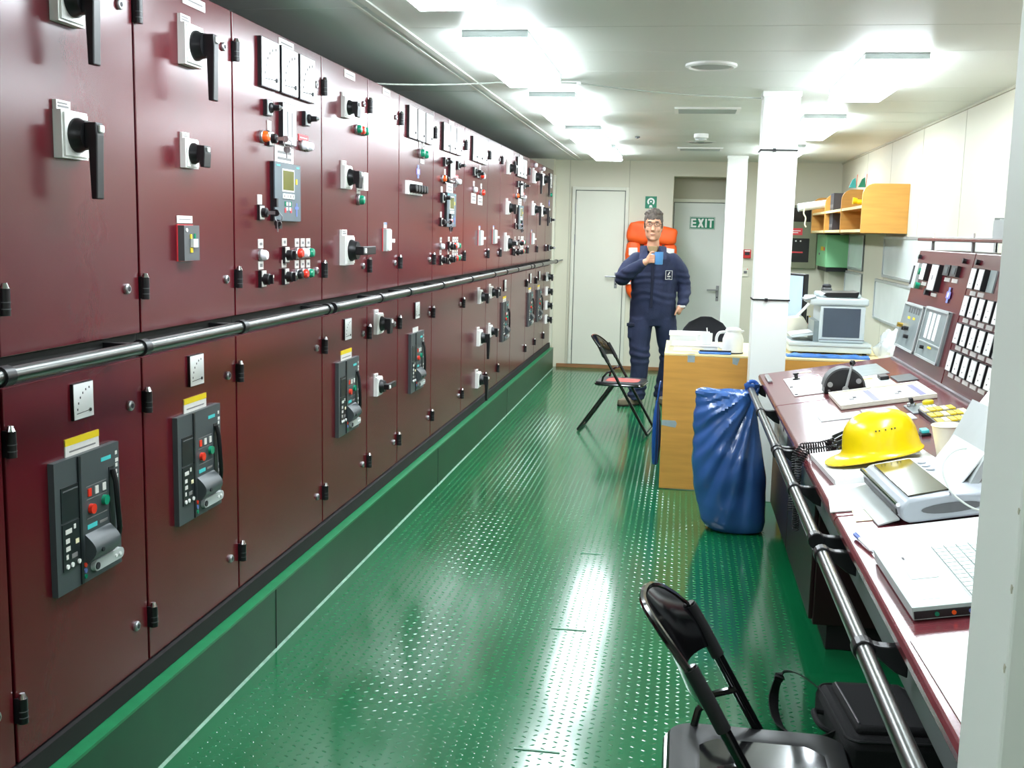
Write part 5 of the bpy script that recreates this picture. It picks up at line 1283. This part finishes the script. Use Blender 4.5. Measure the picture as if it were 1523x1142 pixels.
# nose, brow, cheeks, chin, lips, ears
nx = hc.x
sk.loft([[(nx-.009, hc.y-.080, hc.z+.022), (nx+.009, hc.y-.080, hc.z+.022), (nx+.006, hc.y-.094, hc.z+.020), (nx-.006, hc.y-.094, hc.z+.020)], [(nx-.019, hc.y-.080, hc.z-.034), (nx+.019, hc.y-.080, hc.z-.034), (nx+.013, hc.y-.122, hc.z-.032), (nx-.013, hc.y-.122, hc.z-.032)], [(nx-.014, hc.y-.080, hc.z-.044), (nx+.014, hc.y-.080, hc.z-.044), (nx+.009, hc.y-.106, hc.z-.042), (nx-.009, hc.y-.106, hc.z-.042)]], 'skin')
sk.ell((nx, hc.y-.085, hc.z+.040), (.058, .014, .010), 'skin')
sk.ell((nx, hc.y-.080, hc.z-.108), (.024, .018, .016), 'skin')
sk.ell((nx, hc.y-.088, hc.z-.068), (.026, .010, .010), 'skin')
for s in (-1, 1):
    sk.ell((nx+s*.045, hc.y-.070, hc.z-.025), (.022, .020, .022), 'skin'); sk.ell((nx+s*.079, hc.y+.012, hc.z+.002), (.008, .018, .032), 'skin')
# trunk and limbs inside the clothes, hands outside
sk.loft([ering((.0, .0, z), rx, ry) for z, rx, ry in ((.80, .13, .10), (1.0, .14, .11), (1.2, .15, .10), (1.32, .12, .07), (1.42, .06, .055))], 'skin')
# arms: picture-left arm bent up to the mug, picture-right arm down into the pocket
limb(sk, [(-.15, .0, 1.30, .036), (-.270, -.12, 1.145, .040), (-.10, -.285, 1.285, .030), (-.065, -.300, 1.312, .027)])
limb(sk, [(.155, .0, 1.30, .036), (.265, .055, 1.085, .036), (.262, -.055, .945, .030), (.245, -.080, .90, .028)])
limb(sk, [(-.09, 0, .78, .06), (-.098, -.03, .48, .05), (-.112, -.01, .10, .036)]); limb(sk, [(.105, .02, .78, .06), (.155, .085, .48, .045), (.104, .18, .10, .034)])
# hand round the mug: palm, four curled fingers, thumb
HM = Vector((.044, -.330, 1.345))                   # mug axis (local)
palm = Vector((-.035, -.305, 1.335))
sk.ell(palm, (.030, .020, .040), 'skin')
for k in range(4):
    z = 1.366-.0195*k; ln = (1.0, 1.08, 1.02, .85)[k]
    limb(sk, [(-.030, -.318, z, .0105), (-.012, -.345*1.0, z+.001, .0098), (.004*ln, -.352, z, .009), (.008*ln, -.338, z-.001, .008)], n=10)
limb(sk, [(-.040, -.300, 1.365, .012), (-.022, -.312, 1.392, .0105), (-.002, -.322, 1.396, .009)], n=10)
# pocketed hand: back of the hand and thumb show above the pocket
sk.ell((.235, -.095, .885), (.026, .030, .045), 'skin'); limb(sk, [(.225, -.115, .90, .011), (.212, -.130, .87, .010), (.205, -.135, .845, .009)], n=10)
skin = remeshed('body', sk, ['skin'], .0055, 3, PM)
# coverall
cv = MB()
cv.loft([ering((0, .01, z), rx, ry, 28) for z, rx, ry in ((.73, .190, .105), (.80, .207, .130), (.86, .210, .142), (.94, .206, .150), (1.03, .203, .155), (1.14, .205, .150), (1.24, .212, .140), (1.31, .205, .122), (1.36, .165, .100), (1.40, .100, .080), (1.43, .078, .070))], 'denim_blue')
limb(cv, [(-.155, .0, 1.318, .072), (-.228, -.035, 1.240, .076), (-.278, -.11, 1.150, .068), (-.205, -.215, 1.215, .064), (-.10, -.285, 1.290, .046)], 'denim_blue', 18)
limb(cv, [(.160, .0, 1.318, .072), (.228, .02, 1.230, .068), (.270, .055, 1.095, .060), (.275, .0, 1.00, .056), (.262, -.060, .935, .046)], 'denim_blue', 18)
def leg(pts):
    cv.loft([ering((x, y, z), rx, ry, 24) for x, y, z, rx, ry in pts], 'denim_blue')
leg([(-.100, .0, .80, .105, .120), (-.105, -.01, .70, .108, .118), (-.105, -.02, .58, .096, .106), (-.098, -.035, .46, .087, .095), (-.098, -.03, .33, .080, .088), (-.105, -.02, .20, .076, .085), (-.115, -.015, .085, .080, .092), (-.118, -.015, .055, .078, .09)])
leg([(.105, .02, .80, .105, .120), (.128, .03, .70, .100, .118), (.142, .06, .58, .090, .104), (.160, .09, .46, .080, .092), (.140, .13, .33, .068, .084), (.115, .16, .20, .062, .080), (.103, .18, .085, .064, .086), (.10, .18, .055, .062, .084)])
cv.box(-.215, -.10, .615, -.175, .06, .745, 'denim_blue')       # thigh pocket
def wrinkle(p):
    q = Vector((p.x*7, p.y*7, p.z*5)); d = .007*noise.noise(q)+.004*noise.noise(q*2.7)
    for zc, a in ((.46, .006), (1.0, .005), (.14, .007), (1.16, .004)): d += a*math.sin((p.z-zc)*95+6*noise.noise(q*.6))*math.exp(-((p.z-zc)/.07)**2)
    return d
co = remeshed('coverall', cv, ['denim_blue'], .0085, 9, PM, wrinkle)
for s in (-1, 1):
    obj('collar', MB().add([(s*.030-.012, -.148, 1.325), (s*.110-.012, -.142, 1.338), (s*.112-.015, -.040, 1.446), (s*.052-.018, -.088, 1.450), (s*.032-.012, -.160, 1.318), (s*.122-.012, -.154, 1.330), (s*.120-.015, -.046, 1.438), (s*.056-.018, -.098, 1.444)], [(0, 1, 2, 3), (7, 6, 5, 4), (0, 4, 5, 1), (1, 5, 6, 2), (2, 6, 7, 3), (3, 7, 4, 0)], 'denim_blue'), co, bev=.004)
obj('undershirt', MB().prism([(-.058, 1.445), (.030, 1.445), (-.006, 1.290), (-.016, 1.290)], -.150, -.085, 'shirt_khaki'), co, bev=.01)
bg = obj('chest_badge', MB().box(.105, -.158, 1.155, .165, -.150, 1.235, 'denim_dark'), co, rot=None)
b = MB()
for a in ((.105, 1.155, .165, 1.159), (.105, 1.231, .165, 1.235), (.105, 1.159, .109, 1.231), (.161, 1.159, .165, 1.231)): b.box(a[0], -.160, a[1], a[2], -.158, a[3], 'tag_white')
b.prism([(.122, 1.195), (.136, 1.222), (.146, 1.222), (.134, 1.195)], -.160, -.158, 'tag_white').box(.120, -.160, 1.180, .150, -.158, 1.188, 'tag_white').box(.124, -.160, 1.166, .146, -.158, 1.170, 'tag_white')
obj('badge_print', b, bg) if False else obj('badge_print', b, co)
obj('zip_placket', MB().box(-.022, -.152, .90, .002, -.146, 1.30, 'denim_dark'), co, bev=.003)
obj('thigh_pocket_flap', MB().box(-.222, -.115, .725, -.150, -.085, .755, 'denim_dark'), co, bev=.006)
obj('wrist_watch', MB().lathe([(.040, -.010), (.042, 0), (.040, .010), (.034, .010), (.034, -.010)], (.252, -.072, .918), 20, 'vest_silver'), PM, smooth=True)
# hair: short and swept, cap over the skull with a ragged front
hb = MB(); random.seed(5)
hb.ell((hc.x, hc.y+.014, hc.z+.060), (.085, .103, .090), 'hair_grey', 24, 16)
hb.ell((hc.x, hc.y+.045, hc.z-.005), (.082, .075, .085), 'hair_grey', 24, 16)
for k in range(46):
    a = random.uniform(PI*.95, PI*2.05) if k < 22 else random.uniform(0, 2*PI); e = random.uniform(.62, 1.0) if k < 22 else random.uniform(.9, 1.45)
    d = Vector((math.cos(a)*math.cos(e), math.sin(a)*math.cos(e), math.sin(e)))
    c = Vector((hc.x+.084*d.x, hc.y+.008+.094*d.y, hc.z+.056+.094*d.z)); hb.ell(tuple(c), (random.uniform(.010, .026), random.uniform(.010, .022), random.uniform(.010, .022)), 'hair_grey', 8, 6)
remeshed('hair', hb, ['hair_grey'], .005, 2, PM, lambda p: .0035*noise.noise(Vector((p.x*60, p.y*60, p.z*40))))
for s in (-1, 1):
    obj('sideburn', MB().ell((hc.x+s*.0765, hc.y-.012, hc.z+.020), (.007, .022, .036), 'hair_grey'), PM, smooth=True)
    obj('eyebrow', MB().ell((hc.x+s*.032, hc.y-.0975, hc.z+.043), (.019, .005, .0045), 'hair_grey'), PM, smooth=True)
    e = obj('eye', MB().ell((hc.x+s*.031, hc.y-.0875, hc.z+.022), (.0105, .006, .0045), 'eye_white'), PM, smooth=True)
    obj('iris', MB().ell((hc.x+s*.031, hc.y-.0925, hc.z+.022), (.0048, .0025, .0044), 'ink'), e, smooth=True)
obj('mouth', MB().ell((hc.x, hc.y-.0975, hc.z-.068), (.024, .004, .0042), 'lips'), PM, smooth=True)
obj('chin_stubble', MB().ell((hc.x, hc.y-.078, hc.z-.106), (.034, .022, .018), 'hair_grey'), PM, smooth=True) if False else None
b = MB()
for s in (-1, 1):
    b.tube([(hc.x+s*.033+.0255*math.cos(a), hc.y-.108, hc.z+.018+.0165*math.sin(a)) for a in [2*PI*i/24 for i in range(24)]], .0016, 6, 'ink', True)
    b.tube([(hc.x+s*.058, hc.y-.107, hc.z+.022), (hc.x+s*.081, hc.y-.09, hc.z+.024), (hc.x+s*.085, hc.y+.01, hc.z+.022)], .0016, 6, 'ink')
b.tube([(hc.x-.008, hc.y-.108, hc.z+.020), (hc.x, hc.y-.112, hc.z+.024), (hc.x+.008, hc.y-.108, hc.z+.020)], .0016, 6, 'ink')
obj('glasses', b, PM, smooth=True)
def shoe(x, y, rz):
    poly = lambda k, z: [(math.copysign(abs(math.cos(a))**.8, math.cos(a))*.046*k*(1+.12*(-math.sin(a))), -.06+.145*k*math.sin(a), z) for a in [2*PI*i/28 for i in range(28)]]
    rings = [poly(1, .012), poly(1.02, .03), poly(.97, .055)]
    for z, yy, ry in ((.075, .0, .085), (.095, .03, .055), (.11, .035, .05)): rings.append([(.042*math.cos(a), yy+ry*math.sin(a), z) for a in [2*PI*i/28 for i in range(28)]])
    o = obj('shoe', MB().loft(rings, 'shoe_tan'), PM, (x, y, .003), (0, 0, rz), smooth=True)
    obj('sole', MB().loft([poly(1.03, 0), poly(1.04, .014)], 'shoe_sole'), o)
shoe(-.128, .0, -.75); shoe(.100, .19, .30)
# the mug he holds
t = thing('blue_mug', 'light blue mug held up in the hand of the man', 'mug', tuple(PM.location+Vector((HM.x, HM.y, 1.290))))
obj('cup', MB().lathe([(.034, 0), (.037, .006), (.038, .108), (.035, .108), (.033, .010)], (0, 0, 0), 28, 'mug_blue'), t, smooth=True)
obj('handle', MB().tube(smooth_pts([(-.036, 0, .088), (-.058, 0, .086), (-.066, 0, .055), (-.056, 0, .026), (-.036, 0, .022)]), .0055, 8, 'mug_blue'), t, smooth=True)
